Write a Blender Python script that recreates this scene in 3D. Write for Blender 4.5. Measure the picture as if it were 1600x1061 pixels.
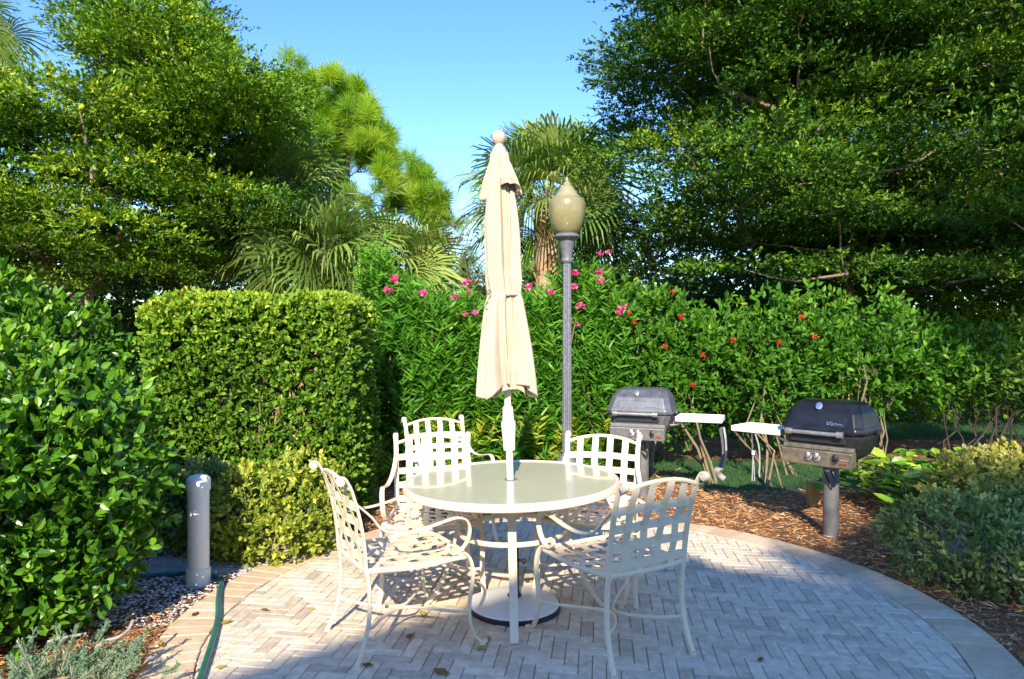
import bpy, math, random
import numpy as np
from mathutils import Vector, Matrix, Quaternion
rng = np.random.default_rng(7)
random.seed(7)
PI = math.pi
S = bpy.context.scene
for o in list(bpy.data.objects): bpy.data.objects.remove(o)
C = S.collection

# ------------------------------------------------------------------ camera, world, sun, exposure
F = 1067.0; HZ = 531.0; CH = 1.5                      # focal (px of 1600), horizon row, camera height
cam_d = bpy.data.cameras.new('camera'); cam = bpy.data.objects.new('camera', cam_d); C.objects.link(cam)
cam_d.sensor_width = 36; cam_d.lens = 36*F/1600; cam_d.clip_end = 2000; cam_d.clip_start = .05
cam.location = (0, 0, CH); cam.rotation_euler = (math.radians(90), 0, 0)
S.camera = cam
S.render.resolution_x = 1024; S.render.resolution_y = 679

SUN_EL = math.radians(31); SUN_AZ = math.radians(184)   # azimuth clockwise from +Y: sun stands behind the camera
w = bpy.data.worlds.new('World'); S.world = w; w.use_nodes = True
nt = w.node_tree; nt.nodes.clear()
sky = nt.nodes.new('ShaderNodeTexSky'); sky.sky_type = 'NISHITA'; sky.sun_disc = False
sky.sun_elevation = SUN_EL; sky.sun_rotation = SUN_AZ
sky.air_density = 1.1; sky.dust_density = .1; sky.ozone_density = 3.5; sky.altitude = 0
bg = nt.nodes.new('ShaderNodeBackground'); bg.inputs[1].default_value = .15
wo = nt.nodes.new('ShaderNodeOutputWorld')
hs = nt.nodes.new('ShaderNodeHueSaturation'); hs.inputs['Saturation'].default_value = 1.22; hs.inputs['Hue'].default_value = .511; nt.links.new(sky.outputs[0], hs.inputs['Color']); nt.links.new(hs.outputs[0], bg.inputs[0]); nt.links.new(bg.outputs[0], wo.inputs[0])
sl = bpy.data.lights.new('sun', 'SUN'); sl.energy = 3.9; sl.angle = math.radians(.5); sl.color = (1, .88, .70)
sun = bpy.data.objects.new('sun', sl); C.objects.link(sun)
sd = Vector((math.sin(SUN_AZ)*math.cos(SUN_EL), math.cos(SUN_AZ)*math.cos(SUN_EL), math.sin(SUN_EL)))
sun.rotation_euler = sd.to_track_quat('Z', 'Y').to_euler(); sun.location = (-5, -20, 15)
S.view_settings.view_transform = 'Standard'; S.view_settings.look = 'None'
S.view_settings.exposure = 1.25; S.view_settings.gamma = 1
S.render.engine = 'CYCLES'

def P(px, py, d):          # a pixel of the photo seen at depth d -> world
    return np.array([(px-800)*d/F, d, CH-(py-HZ)*d/F])
def G(px, py):             # a pixel on the ground
    d = CH*F/(py-HZ); return np.array([(px-800)*d/F, d, 0.0])

# ------------------------------------------------------------------ materials
def newmat(name):
    m = bpy.data.materials.new(name); m.use_nodes = True
    n = m.node_tree.nodes; b = n['Principled BSDF']
    return m, m.node_tree, b
def ramp(nt, stops):
    r = nt.nodes.new('ShaderNodeValToRGB'); e = r.color_ramp.elements
    while len(e) < len(stops): e.new(.5)
    for k, (p, c) in enumerate(stops): e[k].position = p; e[k].color = (*c, 1)
    return r
def noise(nt, scale, detail=4, rough=.6, coord='Object', vec=None):
    t = nt.nodes.new('ShaderNodeTexNoise'); t.inputs['Scale'].default_value = scale
    t.inputs['Detail'].default_value = detail; t.inputs['Roughness'].default_value = rough
    tc = nt.nodes.new('ShaderNodeTexCoord'); nt.links.new(tc.outputs[coord], t.inputs['Vector'])
    return t
def solid(name, c, rough=.5, metal=0, var=.12, scale=12, bump=0, bscale=80, coat=0, spec=None):
    m, t, b = newmat(name)
    n = noise(t, scale)
    lo = [x*(1-var) for x in c]; hi = [min(1, x*(1+var)) for x in c]
    r = ramp(t, [(.3, lo), (.7, hi)]); t.links.new(n.outputs['Fac'], r.inputs[0]); t.links.new(r.outputs[0], b.inputs['Base Color'])
    b.inputs['Roughness'].default_value = rough; b.inputs['Metallic'].default_value = metal
    if coat: b.inputs['Coat Weight'].default_value = coat
    if spec is not None: b.inputs['Specular IOR Level'].default_value = spec
    if bump:
        n2 = noise(t, bscale, 3); bp = t.nodes.new('ShaderNodeBump'); bp.inputs['Strength'].default_value = bump
        bp.inputs['Distance'].default_value = .01
        t.links.new(n2.outputs['Fac'], bp.inputs['Height']); t.links.new(bp.outputs[0], b.inputs['Normal'])
    return m
def leafmat(name, stops, rough=.5, trans=.28, spec=.25, lum=1.0):
    m, t, b = newmat(name)
    a = t.nodes.new('ShaderNodeAttribute'); a.attribute_name = 'rnd'
    r = ramp(t, stops); t.links.new(a.outputs['Fac'], r.inputs[0])
    t.links.new(r.outputs[0], b.inputs['Base Color']); b.inputs['Roughness'].default_value = rough
    b.inputs['Specular IOR Level'].default_value = spec
    tr = t.nodes.new('ShaderNodeBsdfTranslucent'); mx = t.nodes.new('ShaderNodeMixShader'); mx.inputs[0].default_value = trans
    hs = t.nodes.new('ShaderNodeHueSaturation'); hs.inputs['Saturation'].default_value = 1.1; hs.inputs['Value'].default_value = 1.6
    hs.inputs['Hue'].default_value = .485
    t.links.new(r.outputs[0], hs.inputs['Color']); t.links.new(hs.outputs[0], tr.inputs['Color'])
    out = t.nodes['Material Output']
    t.links.new(b.outputs[0], mx.inputs[1]); t.links.new(tr.outputs[0], mx.inputs[2]); t.links.new(mx.outputs[0], out.inputs[0])
    return m
def attrmat(name, stops, rough=.8, bump=.3, bscale=120, nscale=30, namt=.35):
    m, t, b = newmat(name)
    a = t.nodes.new('ShaderNodeAttribute'); a.attribute_name = 'rnd'
    r = ramp(t, stops); t.links.new(a.outputs['Fac'], r.inputs[0])
    n = noise(t, nscale, 6, .7); mr = t.nodes.new('ShaderNodeMapRange'); mr.inputs[3].default_value = 1-namt; mr.inputs[4].default_value = 1+namt
    mr.inputs[1].default_value = .3; mr.inputs[2].default_value = .7
    t.links.new(n.outputs['Fac'], mr.inputs[0])
    mu = t.nodes.new('ShaderNodeVectorMath'); mu.operation = 'SCALE'
    t.links.new(r.outputs[0], mu.inputs[0]); t.links.new(mr.outputs[0], mu.inputs['Scale']); t.links.new(mu.outputs[0], b.inputs['Base Color'])
    b.inputs['Roughness'].default_value = rough
    n2 = noise(t, bscale, 5); bp = t.nodes.new('ShaderNodeBump'); bp.inputs['Strength'].default_value = bump; bp.inputs['Distance'].default_value = .008
    t.links.new(n2.outputs['Fac'], bp.inputs['Height']); t.links.new(bp.outputs[0], b.inputs['Normal'])
    return m

M = {}
M['cream'] = solid('cream_paint', (.76, .63, .46), .38, var=.05, scale=25, bump=.06, bscale=300)
M['cream_pl'] = solid('cream_plastic', (.80, .75, .62), .4, var=.04)
M['glass'] = solid('frosted_glass', (.70, .655, .47), .22, var=.03, scale=4, coat=.6)
M['glass'].node_tree.nodes['Principled BSDF'].inputs['Transmission Weight'].default_value = .15
M['canvas'] = solid('canvas', (.51, .42, .31), .85, var=.06, scale=9, bump=.25, bscale=260)
M['grey_metal'] = solid('grey_metal', (.17, .18, .20), .5, metal=.3, var=.3, scale=40, bump=.15, bscale=120)
M['grey_lid'] = solid('weathered_casting', (.13, .138, .155), .42, metal=.35, var=.3, scale=14, bump=.12, bscale=160)
M['black_lid'] = solid('black_casting', (.018, .02, .026), .3, metal=.3, var=.35, scale=12, bump=.1, bscale=160)
M['grey_body'] = solid('grey_body', (.12, .12, .13), .6, metal=.2, var=.3, scale=20)
M['black'] = solid('black_paint', (.02, .02, .022), .45, var=.3)
M['steel'] = solid('steel', (.42, .40, .36), .38, metal=.75, var=.25, scale=30)
M['panel_g'] = solid('panel_grey', (.22, .22, .22), .5, metal=.3, var=.2, scale=30)
M['panel_s'] = solid('panel_stained', (.26, .23, .17), .42, metal=.6, var=.35, scale=22)
M['chrome'] = solid('chrome', (.75, .75, .74), .2, metal=.9, var=.05)
M['white_pl'] = solid('white_plastic', (.82, .82, .80), .45, var=.03)
M['white_base'] = solid('white_base', (.74, .75, .78), .35, var=.03)
M['post_g'] = solid('post_paint', (.14, .14, .145), .5, metal=.1, var=.4, scale=7)
M['bollard'] = solid('bollard_plastic', (.78, .75, .67), .5, var=.05, scale=6)
M['hose'] = solid('hose_rubber', (.02, .14, .11), .35, var=.25, scale=15)
M['hose_brown'] = solid('hose_scuff', (.25, .17, .06), .5)
M['globe'] = solid('globe', (.25, .225, .105), .2, var=.06, scale=20, bump=.2, bscale=60, coat=.3)
M['beige'] = solid('beige_plastic', (.56, .45, .33), .4, var=.04)
M['globe_top'] = solid('globe_top', (.30, .275, .15), .3, var=.06)
M['wood_box'] = solid('tan_box', (.45, .27, .09), .6, var=.15)
M['slab'] = solid('concrete_slab', (.34, .32, .29), .85, var=.18, scale=18, bump=.3, bscale=90)
M['bark'] = solid('bark', (.20, .14, .10), .9, var=.4, scale=18, bump=.6, bscale=40)
M['bark_pale'] = solid('bark_pale', (.36, .24, .17), .85, var=.35, scale=22, bump=.5, bscale=50)
M['bark_grey'] = solid('bark_grey', (.24, .21, .16), .85, var=.35, scale=30, bump=.4)
M['stem_tan'] = solid('stem_tan', (.20, .155, .09), .8, var=.25, scale=25)
M['stem_shaded'] = solid('stem_shaded', (.045, .035, .025), .9, var=.4)  # dark copy of the stem colour, shade on the right-edge bush
M['twig_pale'] = solid('twig_pale', (.38, .32, .27), .85, var=.25)
M['stucco'] = solid('stucco', (.55, .45, .33), .9, var=.06, bump=.3)
M['roof'] = solid('roof_tile', (.30, .14, .09), .8, var=.25, scale=6)
M['win'] = solid('window_glass', (.05, .07, .09), .08, var=.1)
M['strap'] = solid('strap', (.10, .10, .11), .45, var=.4, scale=60)
M['strap_s'] = solid('strap_silver', (.55, .55, .56), .35, metal=.5, var=.2)
M['red'] = solid('red_lettering', (.55, .06, .03), .5)

G1 = (.020, .060, .010)
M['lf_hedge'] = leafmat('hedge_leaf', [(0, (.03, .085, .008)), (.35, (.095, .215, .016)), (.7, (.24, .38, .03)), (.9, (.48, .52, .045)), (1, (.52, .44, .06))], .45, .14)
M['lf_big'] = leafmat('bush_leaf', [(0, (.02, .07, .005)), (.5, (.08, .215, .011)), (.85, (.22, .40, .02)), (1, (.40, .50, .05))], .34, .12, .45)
M['lf_yel'] = leafmat('variegated_leaf', [(0, (.08, .15, .02)), (.4, (.26, .34, .04)), (.75, (.56, .56, .09)), (1, (.74, .68, .22))], .45, .25)
M['lf_dull'] = leafmat('shrub_leaf', [(0, (.07, .13, .025)), (.5, (.19, .27, .07)), (.85, (.40, .44, .16)), (1, (.60, .52, .20))], .5, .2)
M['lf_sunlit_top'] = leafmat('sunlit_top_leaf', [(0, (.14, .20, .03)), (.5, (.38, .38, .07)), (1, (.65, .58, .2))], .5, .25)  # paler leaf colour imitates sun on the shrub top
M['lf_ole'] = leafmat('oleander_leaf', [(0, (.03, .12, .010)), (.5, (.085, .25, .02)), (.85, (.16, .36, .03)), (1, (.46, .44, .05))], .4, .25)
M['lf_hib'] = leafmat('hibiscus_leaf', [(0, (.025, .10, .008)), (.5, (.075, .21, .015)), (.88, (.18, .36, .03)), (1, (.60, .46, .03))], .45, .28)
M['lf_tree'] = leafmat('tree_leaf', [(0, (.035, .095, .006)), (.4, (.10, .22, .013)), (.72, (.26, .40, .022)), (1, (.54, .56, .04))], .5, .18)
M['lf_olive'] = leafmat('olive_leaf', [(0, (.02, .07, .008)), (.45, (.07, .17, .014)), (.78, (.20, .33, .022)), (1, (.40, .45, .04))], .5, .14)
M['lf_pine'] = leafmat('pine_needle', [(0, (.09, .20, .015)), (.5, (.24, .43, .025)), (1, (.48, .58, .06))], .5, .35)
M['lf_palm'] = leafmat('palm_blade', [(0, (.07, .15, .03)), (.5, (.18, .29, .055)), (.9, (.36, .42, .10)), (1, (.50, .44, .20))], .4, .25)
M['lf_dry'] = leafmat('dry_leaf', [(0, (.09, .09, .03)), (.5, (.22, .18, .075)), (1, (.28, .30, .09))], .7, .2)
M['lf_sun_coloured'] = leafmat('sun_coloured_leaf', [(0, (.05, .14, .01)), (.5, (.17, .32, .02)), (1, (.40, .50, .05))], .45, .35)  # leaf colour raised to look sunlit beneath the tree crown
M['lf_jun'] = leafmat('juniper_leaf', [(0, (.10, .19, .11)), (.5, (.22, .36, .20)), (1, (.40, .52, .34))], .6, .15)
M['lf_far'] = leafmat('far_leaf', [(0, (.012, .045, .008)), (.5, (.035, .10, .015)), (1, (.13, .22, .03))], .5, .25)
M['fl_pink'] = leafmat('pink_petal', [(0, (.55, .04, .16)), (.6, (.85, .12, .32)), (1, (.9, .3, .5))], .5, .3)
M['fl_red'] = leafmat('red_petal', [(0, (.6, .02, .02)), (1, (.85, .06, .04))], .5, .3)
M['boot'] = attrmat('palm_boot', [(0, (.30, .18, .09)), (.5, (.52, .36, .20)), (1, (.68, .54, .36))], .85, .5)
M['chips'] = leafmat('mulch_chip', [(0, (.12, .045, .018)), (.25, (.46, .20, .08)), (.7, (.70, .40, .18)), (.93, (.74, .48, .25)), (1, (.80, .66, .42))], .85, .0, .2)
M['shell'] = attrmat('shell', [(0, (.30, .28, .27)), (.5, (.60, .57, .54)), (1, (.80, .78, .75))], .7, .2)
M['lf_grass'] = leafmat('grass_blade', [(0, (.02, .08, .02)), (.5, (.04, .13, .03)), (1, (.09, .20, .045))], .5, .3)
M['lf_dead'] = leafmat('fallen_leaf', [(0, (.16, .08, .02)), (.5, (.34, .24, .06)), (1, (.55, .45, .10))], .6, .2)
M['paver'] = attrmat('paver', [(0, (.52, .42, .31)), (.3, (.63, .52, .385)), (.6, (.71, .585, .43)), (.85, (.65, .55, .42)), (1, (.77, .64, .47))], .85, .6, 90, 20, .26)
M['border'] = attrmat('border_paver', [(0, (.56, .40, .26)), (.5, (.63, .47, .31)), (1, (.68, .53, .37))], .85, .4, 90, 14, .16)

# ------------------------------------------------------------------ mesh helpers
def mesh_np(name, V, T, mat, rnd=None, smooth=False):
    me = bpy.data.meshes.new(name)
    V = np.asarray(V, dtype=np.float32); T = np.asarray(T, dtype=np.int32)
    k = T.shape[1]
    me.vertices.add(len(V)); me.vertices.foreach_set('co', V.ravel())
    me.loops.add(T.size); me.loops.foreach_set('vertex_index', T.ravel())
    me.polygons.add(len(T)); me.polygons.foreach_set('loop_start', np.arange(0, T.size, k, dtype=np.int32))
    if rnd is not None:
        a = me.attributes.new('rnd', 'FLOAT', 'FACE'); a.data.foreach_set('value', np.asarray(rnd, dtype=np.float32))
    me.update(calc_edges=True)
    me.polygons.foreach_set('use_smooth', np.full(len(T), smooth))
    me.materials.append(mat)
    return me
def link(name, me, parent=None, world=True):
    o = bpy.data.objects.new(name, me); C.objects.link(o)
    if parent is not None:
        o.parent = parent
        if world: o.location = -parent.location
    return o
def tag(o, label, cat, group=None, kind=None):
    if label: o['label'] = label
    if cat: o['category'] = cat
    if group: o['group'] = group
    if kind: o['kind'] = kind
    return o
def thing(name, label, cat, loc=(0, 0, 0), rz=0, group=None):
    o = bpy.data.objects.new(name, None); C.objects.link(o)
    o.location = tuple(float(v) for v in loc); o.rotation_euler = (0, 0, rz); o.empty_display_size = .2
    return tag(o, label, cat, group)

class MB:
    def __init__(s): s.v = []; s.f = []; s.r = []; s.cur = .5
    def add(s, V, Fs):
        b = len(s.v); s.v += [tuple(map(float, p)) for p in V]
        for f in Fs: s.f.append([b+i for i in f]); s.r.append(s.cur)
    def box(s, c, d, rz=0, bev=0, ry=0, rx=0):
        x, y, z = [q/2 for q in d]
        if bev <= 0:
            V = [(-x, -y, -z), (x, -y, -z), (x, y, -z), (-x, y, -z), (-x, -y, z), (x, -y, z), (x, y, z), (-x, y, z)]
            Fs = [(0, 3, 2, 1), (4, 5, 6, 7), (0, 1, 5, 4), (1, 2, 6, 5), (2, 3, 7, 6), (3, 0, 4, 7)]
        else:
            b = bev; V = []
            for (zz, ins) in ((-z, b), (-z+b, 0), (z-b, 0), (z, b)):
                xx, yy = x-ins, y-ins
                V += [(-xx+b, -yy, zz), (xx-b, -yy, zz), (xx, -yy+b, zz), (xx, yy-b, zz), (xx-b, yy, zz), (-xx+b, yy, zz), (-xx, yy-b, zz), (-xx, -yy+b, zz)]
            Fs = [tuple(range(7, -1, -1)), tuple(range(24, 32))]
            for k in range(3):
                for i in range(8): Fs.append((k*8+i, k*8+(i+1) % 8, k*8+8+(i+1) % 8, k*8+8+i))
        R = Matrix.Rotation(rz, 3, 'Z') @ Matrix.Rotation(ry, 3, 'Y') @ Matrix.Rotation(rx, 3, 'X')
        s.add([Vector(c)+R @ Vector(p) for p in V], Fs)
    def lathe(s, prof, n=24, c=(0, 0, 0), cap=True, axis=None, flute=0, nfl=0):
        V = []; Fs = []
        Q = Vector((0, 0, 1)).rotation_difference(Vector(axis)) if axis is not None else Quaternion()
        for (r, z) in prof:
            for i in range(n):
                a = 2*PI*i/n; rr = r*(1-(flute if (nfl and i % 2) else 0))
                V.append(Vector(c)+Q @ Vector((rr*math.cos(a), rr*math.sin(a), z)))
        m = len(prof)
        for k in range(m-1):
            for i in range(n): Fs.append((k*n+i, k*n+(i+1) % n, (k+1)*n+(i+1) % n, (k+1)*n+i))
        if cap: Fs.append(tuple(range(n-1, -1, -1))); Fs.append(tuple((m-1)*n+i for i in range(n)))
        s.add(V, Fs)
    def sweep(s, pts, w, t=None, side=None, n=8, closed=False, scale=None, sq=.5):
        """w: width along side, t: thickness.  scale: per point factor.  sq: 1 round, small = boxy"""
        t = t or w; pts = [Vector(p) for p in pts]; m = len(pts); V = []; Fs = []; prev = None
        for i, p in enumerate(pts):
            if closed: T = (pts[(i+1) % m]-pts[i-1])
            else: T = pts[min(i+1, m-1)]-pts[max(i-1, 0)]
            T.normalize()
            if side is not None: A = Vector(side)
            elif prev is not None: A = prev
            else: A = Vector((0, 0, 1)) if abs(T.z) < .9 else Vector((1, 0, 0))
            A = (A-T*A.dot(T)); A.normalize(); prev = A; B = T.cross(A); k = scale[i] if scale else 1
            for j in range(n):
                a = 2*PI*(j+.5)/n; ca, sa = math.cos(a), math.sin(a)
                ca = math.copysign(abs(ca)**sq, ca); sa = math.copysign(abs(sa)**sq, sa)
                V.append(p+A*(ca*w/2*k)+B*(sa*t/2*k))
        for i in range(m if closed else m-1):
            a, b = i*n, ((i+1) % m)*n
            for j in range(n): Fs.append((a+j, a+(j+1) % n, b+(j+1) % n, b+j))
        if not closed: Fs.append(tuple(range(n-1, -1, -1))); Fs.append(tuple((m-1)*n+j for j in range(n)))
        s.add(V, Fs)
    def build(s, name, mat, parent=None, smooth=False, world=False, ang=40):
        me = bpy.data.meshes.new(name); me.from_pydata(s.v, [], s.f)
        a = me.attributes.new('rnd', 'FLOAT', 'FACE'); a.data.foreach_set('value', s.r)
        me.materials.append(mat); me.update()
        if smooth:
            me.polygons.foreach_set('use_smooth', [True]*len(me.polygons))
            try: me.set_sharp_from_angle(angle=math.radians(ang))
            except Exception: pass
        return link(name, me, parent, world)
def cr(pts, k=6):            # Catmull-Rom smoothing
    p = [Vector(q) for q in pts]; p = [p[0]*2-p[1]]+p+[p[-1]*2-p[-2]]; out = []
    for i in range(1, len(p)-2):
        for j in range(k):
            t = j/k; a, b, c, d = p[i-1], p[i], p[i+1], p[i+2]
            out.append(.5*((2*b)+(c-a)*t+(2*a-5*b+4*c-d)*t*t+(3*b-a-3*c+d)*t**3))
    out.append(p[-2]); return out

# ------------------------------------------------------------------ foliage helpers (numpy)
def unit(a): return a/np.maximum(np.linalg.norm(a, axis=-1, keepdims=True), 1e-9)
def rdir(n): return unit(rng.normal(size=(n, 3)))
LEAF7 = (np.array([(0, 0, 0), (.5, .3, .12), (.44, .68, .07), (0, 1, -.10), (-.44, .68, .07), (-.5, .3, .12), (0, .45, -.01)]),
         np.array([(0, 1, 6), (1, 2, 6), (2, 3, 6), (3, 4, 6), (4, 5, 6), (5, 0, 6)]))
LEAF4 = (np.array([(0, 0, 0), (.5, .5, .14), (0, 1, -.06), (-.5, .5, .14)]), np.array([(0, 1, 2), (0, 2, 3)]))
BLADE = (np.array([(.5, 0, 0), (.45, .5, .06), (0, 1, -.12), (-.45, .5, .06), (-.5, 0, 0)]), np.array([(0, 1, 3), (1, 2, 3), (0, 3, 4)]))
def leaves(base, d, nrm, L, W, rnd, tpl):
    """base (N,3); d leaf direction; nrm approximate face normal; L, W sizes -> V, T, R"""
    n = len(base); d = unit(d); s = unit(np.cross(d, nrm)); u = np.cross(s, d)
    L = np.broadcast_to(L, n)[:, None, None]; W = np.broadcast_to(W, n)[:, None, None]
    t, f = tpl
    V = base[:, None, :]+s[:, None, :]*(t[None, :, 0:1]*W)+d[:, None, :]*(t[None, :, 1:2]*L)+u[:, None, :]*(t[None, :, 2:3]*W*1.3)
    k = len(t); T = f[None]+(np.arange(n)*k)[:, None, None]
    return V.reshape(-1, 3), T.reshape(-1, 3), np.repeat(rnd, len(f))
def cat(parts):
    Vs, Ts, Rs = [], [], []; b = 0
    for V, T, R in parts: Vs.append(V); Ts.append(T+b); Rs.append(R); b += len(V)
    return np.concatenate(Vs), np.concatenate(Ts), np.concatenate(Rs)
def twig_leaves(B, D, TL, nl, L, W, tpl, spread=.9, up=.35, rb=None, jit=.25, facing=(0, -.35, 1), nj=.55):
    """leaves set along twigs: B base, D direction, TL twig length, nl leaves per twig"""
    n = len(B); t = rng.uniform(.15, 1, (n, nl)); t[:, 0] = 1
    bb = B[:, None, :]+D[:, None, :]*(t*np.broadcast_to(TL, n)[:, None])[..., None]
    dd = D[:, None, :]*.7+rng.normal(size=(n, nl, 3))*spread*.6+np.array([0, 0, up])
    nn = rng.normal(size=(n, nl, 3))*nj+np.array(facing)
    m = n*nl
    if rb is None: rb = rng.random(n)
    r = np.clip(np.repeat(rb, nl)*.7+.3*rng.random(m)+jit*(rng.random(m)-.5)*.6, 0, 1)
    Ls = L*rng.uniform(.65, 1.15, m)
    return leaves(bb.reshape(-1, 3), dd.reshape(-1, 3), unit(nn.reshape(-1, 3)), Ls, W/L*Ls, r, tpl)
def in_poly(poly, n):
    poly = np.array(poly, float); lo, hi = poly.min(0), poly.max(0); out = []
    while len(out) < n:
        p = rng.uniform(lo, hi); c = False; j = len(poly)-1
        for i in range(len(poly)):
            if (poly[i, 1] > p[1]) != (poly[j, 1] > p[1]) and p[0] < (poly[j, 0]-poly[i, 0])*(p[1]-poly[i, 1])/(poly[j, 1]-poly[i, 1])+poly[i, 0]: c = not c
            j = i
        if c: out.append(p)
    return np.array(out)
def limb(mb, a, b, r0, r1, sag=.0, k=5, n=6, wob=.05):
    a, b = Vector(a), Vector(b); L = (b-a).length
    pts = []; 
    for i in range(k+1):
        t = i/k; p = a.lerp(b, t); p.z += -sag*L*math.sin(PI*t)*.5
        if 0 < i < k: p += Vector(rng.normal(size=3))*wob*L*.4
        pts.append(p)
    mb.sweep(pts, 2, 2, n=n, scale=[r0+(r1-r0)*i/k for i in range(k+1)], sq=1)
    return pts

def pad_tree(name, label, poly, dr, npad, leafm, barkm, trunk, limbs, pr=(.55, .95), pv=.17, twn=190, nl=14, L=.066, W=.032, group=None, rtr=.10, bright=.0, cat_='tree', tl=(.22, .45)):
    """tree whose foliage sits in flat layered sprays. poly is its outline as seen at mean depth, dr the depth range of its crown"""
    dm = (dr[0]+dr[1])/2
    base = np.array(trunk[0]); root = thing(name, label, cat_, base, 0, group)
    pts = in_poly(poly, npad)
    dep = rng.uniform(dr[0], dr[1], npad)
    cen = np.array([P(p[0], p[1], .8*q+.2*dm) for p, q in zip(pts, dep)]); cen[:, 1] = dep
    cen[:, 2] = np.maximum(cen[:, 2], .5)
    mb = MB()
    tp = cr(trunk, 5); m = len(tp)
    mb.sweep(tp, 2, 2, n=9, scale=[rtr*(1-.6*i/m) for i in range(m)], sq=1)
    nodes = [tuple(q) for q in tp[m//3:]]
    for lm in limbs:
        q = cr(lm, 5); mm = len(q); mb.sweep(q, 2, 2, n=7, scale=[rtr*.5*(1-.75*i/mm)+.008 for i in range(mm)], sq=1); nodes += [tuple(x) for x in q[2:]]
    nodes = np.array(nodes)
    order = np.argsort(np.min(np.linalg.norm(cen[:, None]-nodes[None], axis=2), axis=1))
    for i in order:
        c = cen[i]; dd = np.linalg.norm(nodes-c, axis=1)+np.maximum(0, nodes[:, 2]-c[2])*1.5
        a = nodes[np.argmin(dd)]
        q = limb(mb, a, c, .010+.012*min(2, np.linalg.norm(c-a)), .006, .15, 4, 5)
        nodes = np.vstack([nodes, [tuple(x) for x in q[2:]]])
    tr = mb.build('trunk', barkm, root, smooth=True, world=True)
    # sprays
    Bs, Ds, Ls, Rs = [], [], [], []
    for c in cen:
        r = rng.uniform(*pr); az = math.atan2(c[1]-base[1], c[0]-base[0])+rng.normal()*.5; el = rng.uniform(.45, .8)
        n = int(twn*(r/pr[1])**2*rng.uniform(.8, 1.2))
        rr = np.sqrt(rng.random(n))*r*1.15; aa = rng.uniform(0, 2*PI, n)
        x, y = rr*np.cos(aa), rr*np.sin(aa)*el
        x, y = x*np.cos(az)-y*np.sin(az), x*np.sin(az)+y*np.cos(az)
        z = r*pv*(.55*(1-(rr/r)**2))+rng.normal(size=n)*r*pv*.28
        B = c+np.stack([x, y, z], 1)
        D = unit(np.stack([np.cos(aa+az), np.sin(aa+az), rng.uniform(-.12, .35, n)], 1)+rng.normal(size=(n, 3))*[.35, .35, .15])
        Bs.append(B); Ds.append(D); Ls.append(rng.uniform(*tl, n))
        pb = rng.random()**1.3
        Rs.append(np.clip(.10+.50*pb+.75*(z/(r*pv)-.25)+.3*(rng.random(n)-.5)+bright, 0, 1))  # yellower new growth on top, strengthened to imitate lit tops and dark undersides
    B, D, TL, R = map(np.concatenate, (Bs, Ds, Ls, Rs))
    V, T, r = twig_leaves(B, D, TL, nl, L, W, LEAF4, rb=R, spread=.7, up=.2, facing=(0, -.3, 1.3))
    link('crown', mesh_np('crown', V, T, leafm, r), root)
    return root

# ------------------------------------------------------------------ GROUND, LAWN, MULCH
def sheet(name, pts, z, mat, label, kindv='structure'):
    me = bpy.data.meshes.new(name); me.from_pydata([(x, y, z) for x, y in pts], [], [tuple(range(len(pts)))]); me.materials.append(mat)
    o = link(name, me); o['kind'] = kindv
    if label: o['label'] = label
    return o
def groundmat(name, stops, sc1=3, sc2=60, bump=.6):
    m, t, b = newmat(name)
    n = noise(t, sc2, 8, .75); n1 = noise(t, sc1, 3)
    mx = t.nodes.new('ShaderNodeMath'); mx.operation = 'MULTIPLY_ADD'; mx.inputs[1].default_value = .45
    sc = t.nodes.new('ShaderNodeMath'); sc.operation = 'MULTIPLY'; sc.inputs[1].default_value = .6
    t.links.new(n.outputs['Fac'], sc.inputs[0]); t.links.new(n1.outputs['Fac'], mx.inputs[0]); t.links.new(sc.outputs[0], mx.inputs[2])
    r = ramp(t, stops); t.links.new(mx.outputs[0], r.inputs[0]); t.links.new(r.outputs[0], b.inputs['Base Color'])
    b.inputs['Roughness'].default_value = .95
    bp = t.nodes.new('ShaderNodeBump'); bp.inputs['Strength'].default_value = bump; bp.inputs['Distance'].default_value = .02
    t.links.new(n.outputs['Fac'], bp.inputs['Height']); t.links.new(bp.outputs[0], b.inputs['Normal'])
    return m
M['lawn'] = groundmat('lawn', [(.35, (.015, .06, .02)), (.55, (.03, .10, .03)), (.7, (.06, .14, .035))], 1.5, 90)  # whole lawn darkened and blued to imitate shade behind the grills
M['soil'] = groundmat('mulch_soil', [(.35, (.06, .03, .015)), (.52, (.20, .095, .04)), (.7, (.36, .19, .08))], 2, 70)
M['sand'] = groundmat('jointing_sand', [(.3, (.09, .08, .065)), (.7, (.24, .20, .15))], 5, 200)
sheet('ground', [(-400, -200), (400, -200), (400, 800), (-400, 800)], -.012, M['lawn'], 'grass ground')
bed = [(-9, -2), (9, -2), (9, 5.2), (7.2, 6.3), (5.0, 6.6), (4.0, 6.6), (3.3, 6.9), (2.5, 6.75), (2.0, 6.9), (1.3, 7.5), (.6, 9.6), (-3, 11), (-9, 11)]
sheet('mulch_bed', bed, -.006, M['soil'], 'brown mulch bed around the patio')
bed2 = [(1.9, 8.6), (4.2, 8.3), (8.5, 8.2), (12, 8.6), (12, 10.5), (7, 10.2), (2, 10.6)]
sheet('mulch_bed', bed2, -.005, M['soil'], 'strip of mulch under the flowering hedge')
PC = np.array([.32, 3.75]); PR = 2.11; BW = .235

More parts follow.
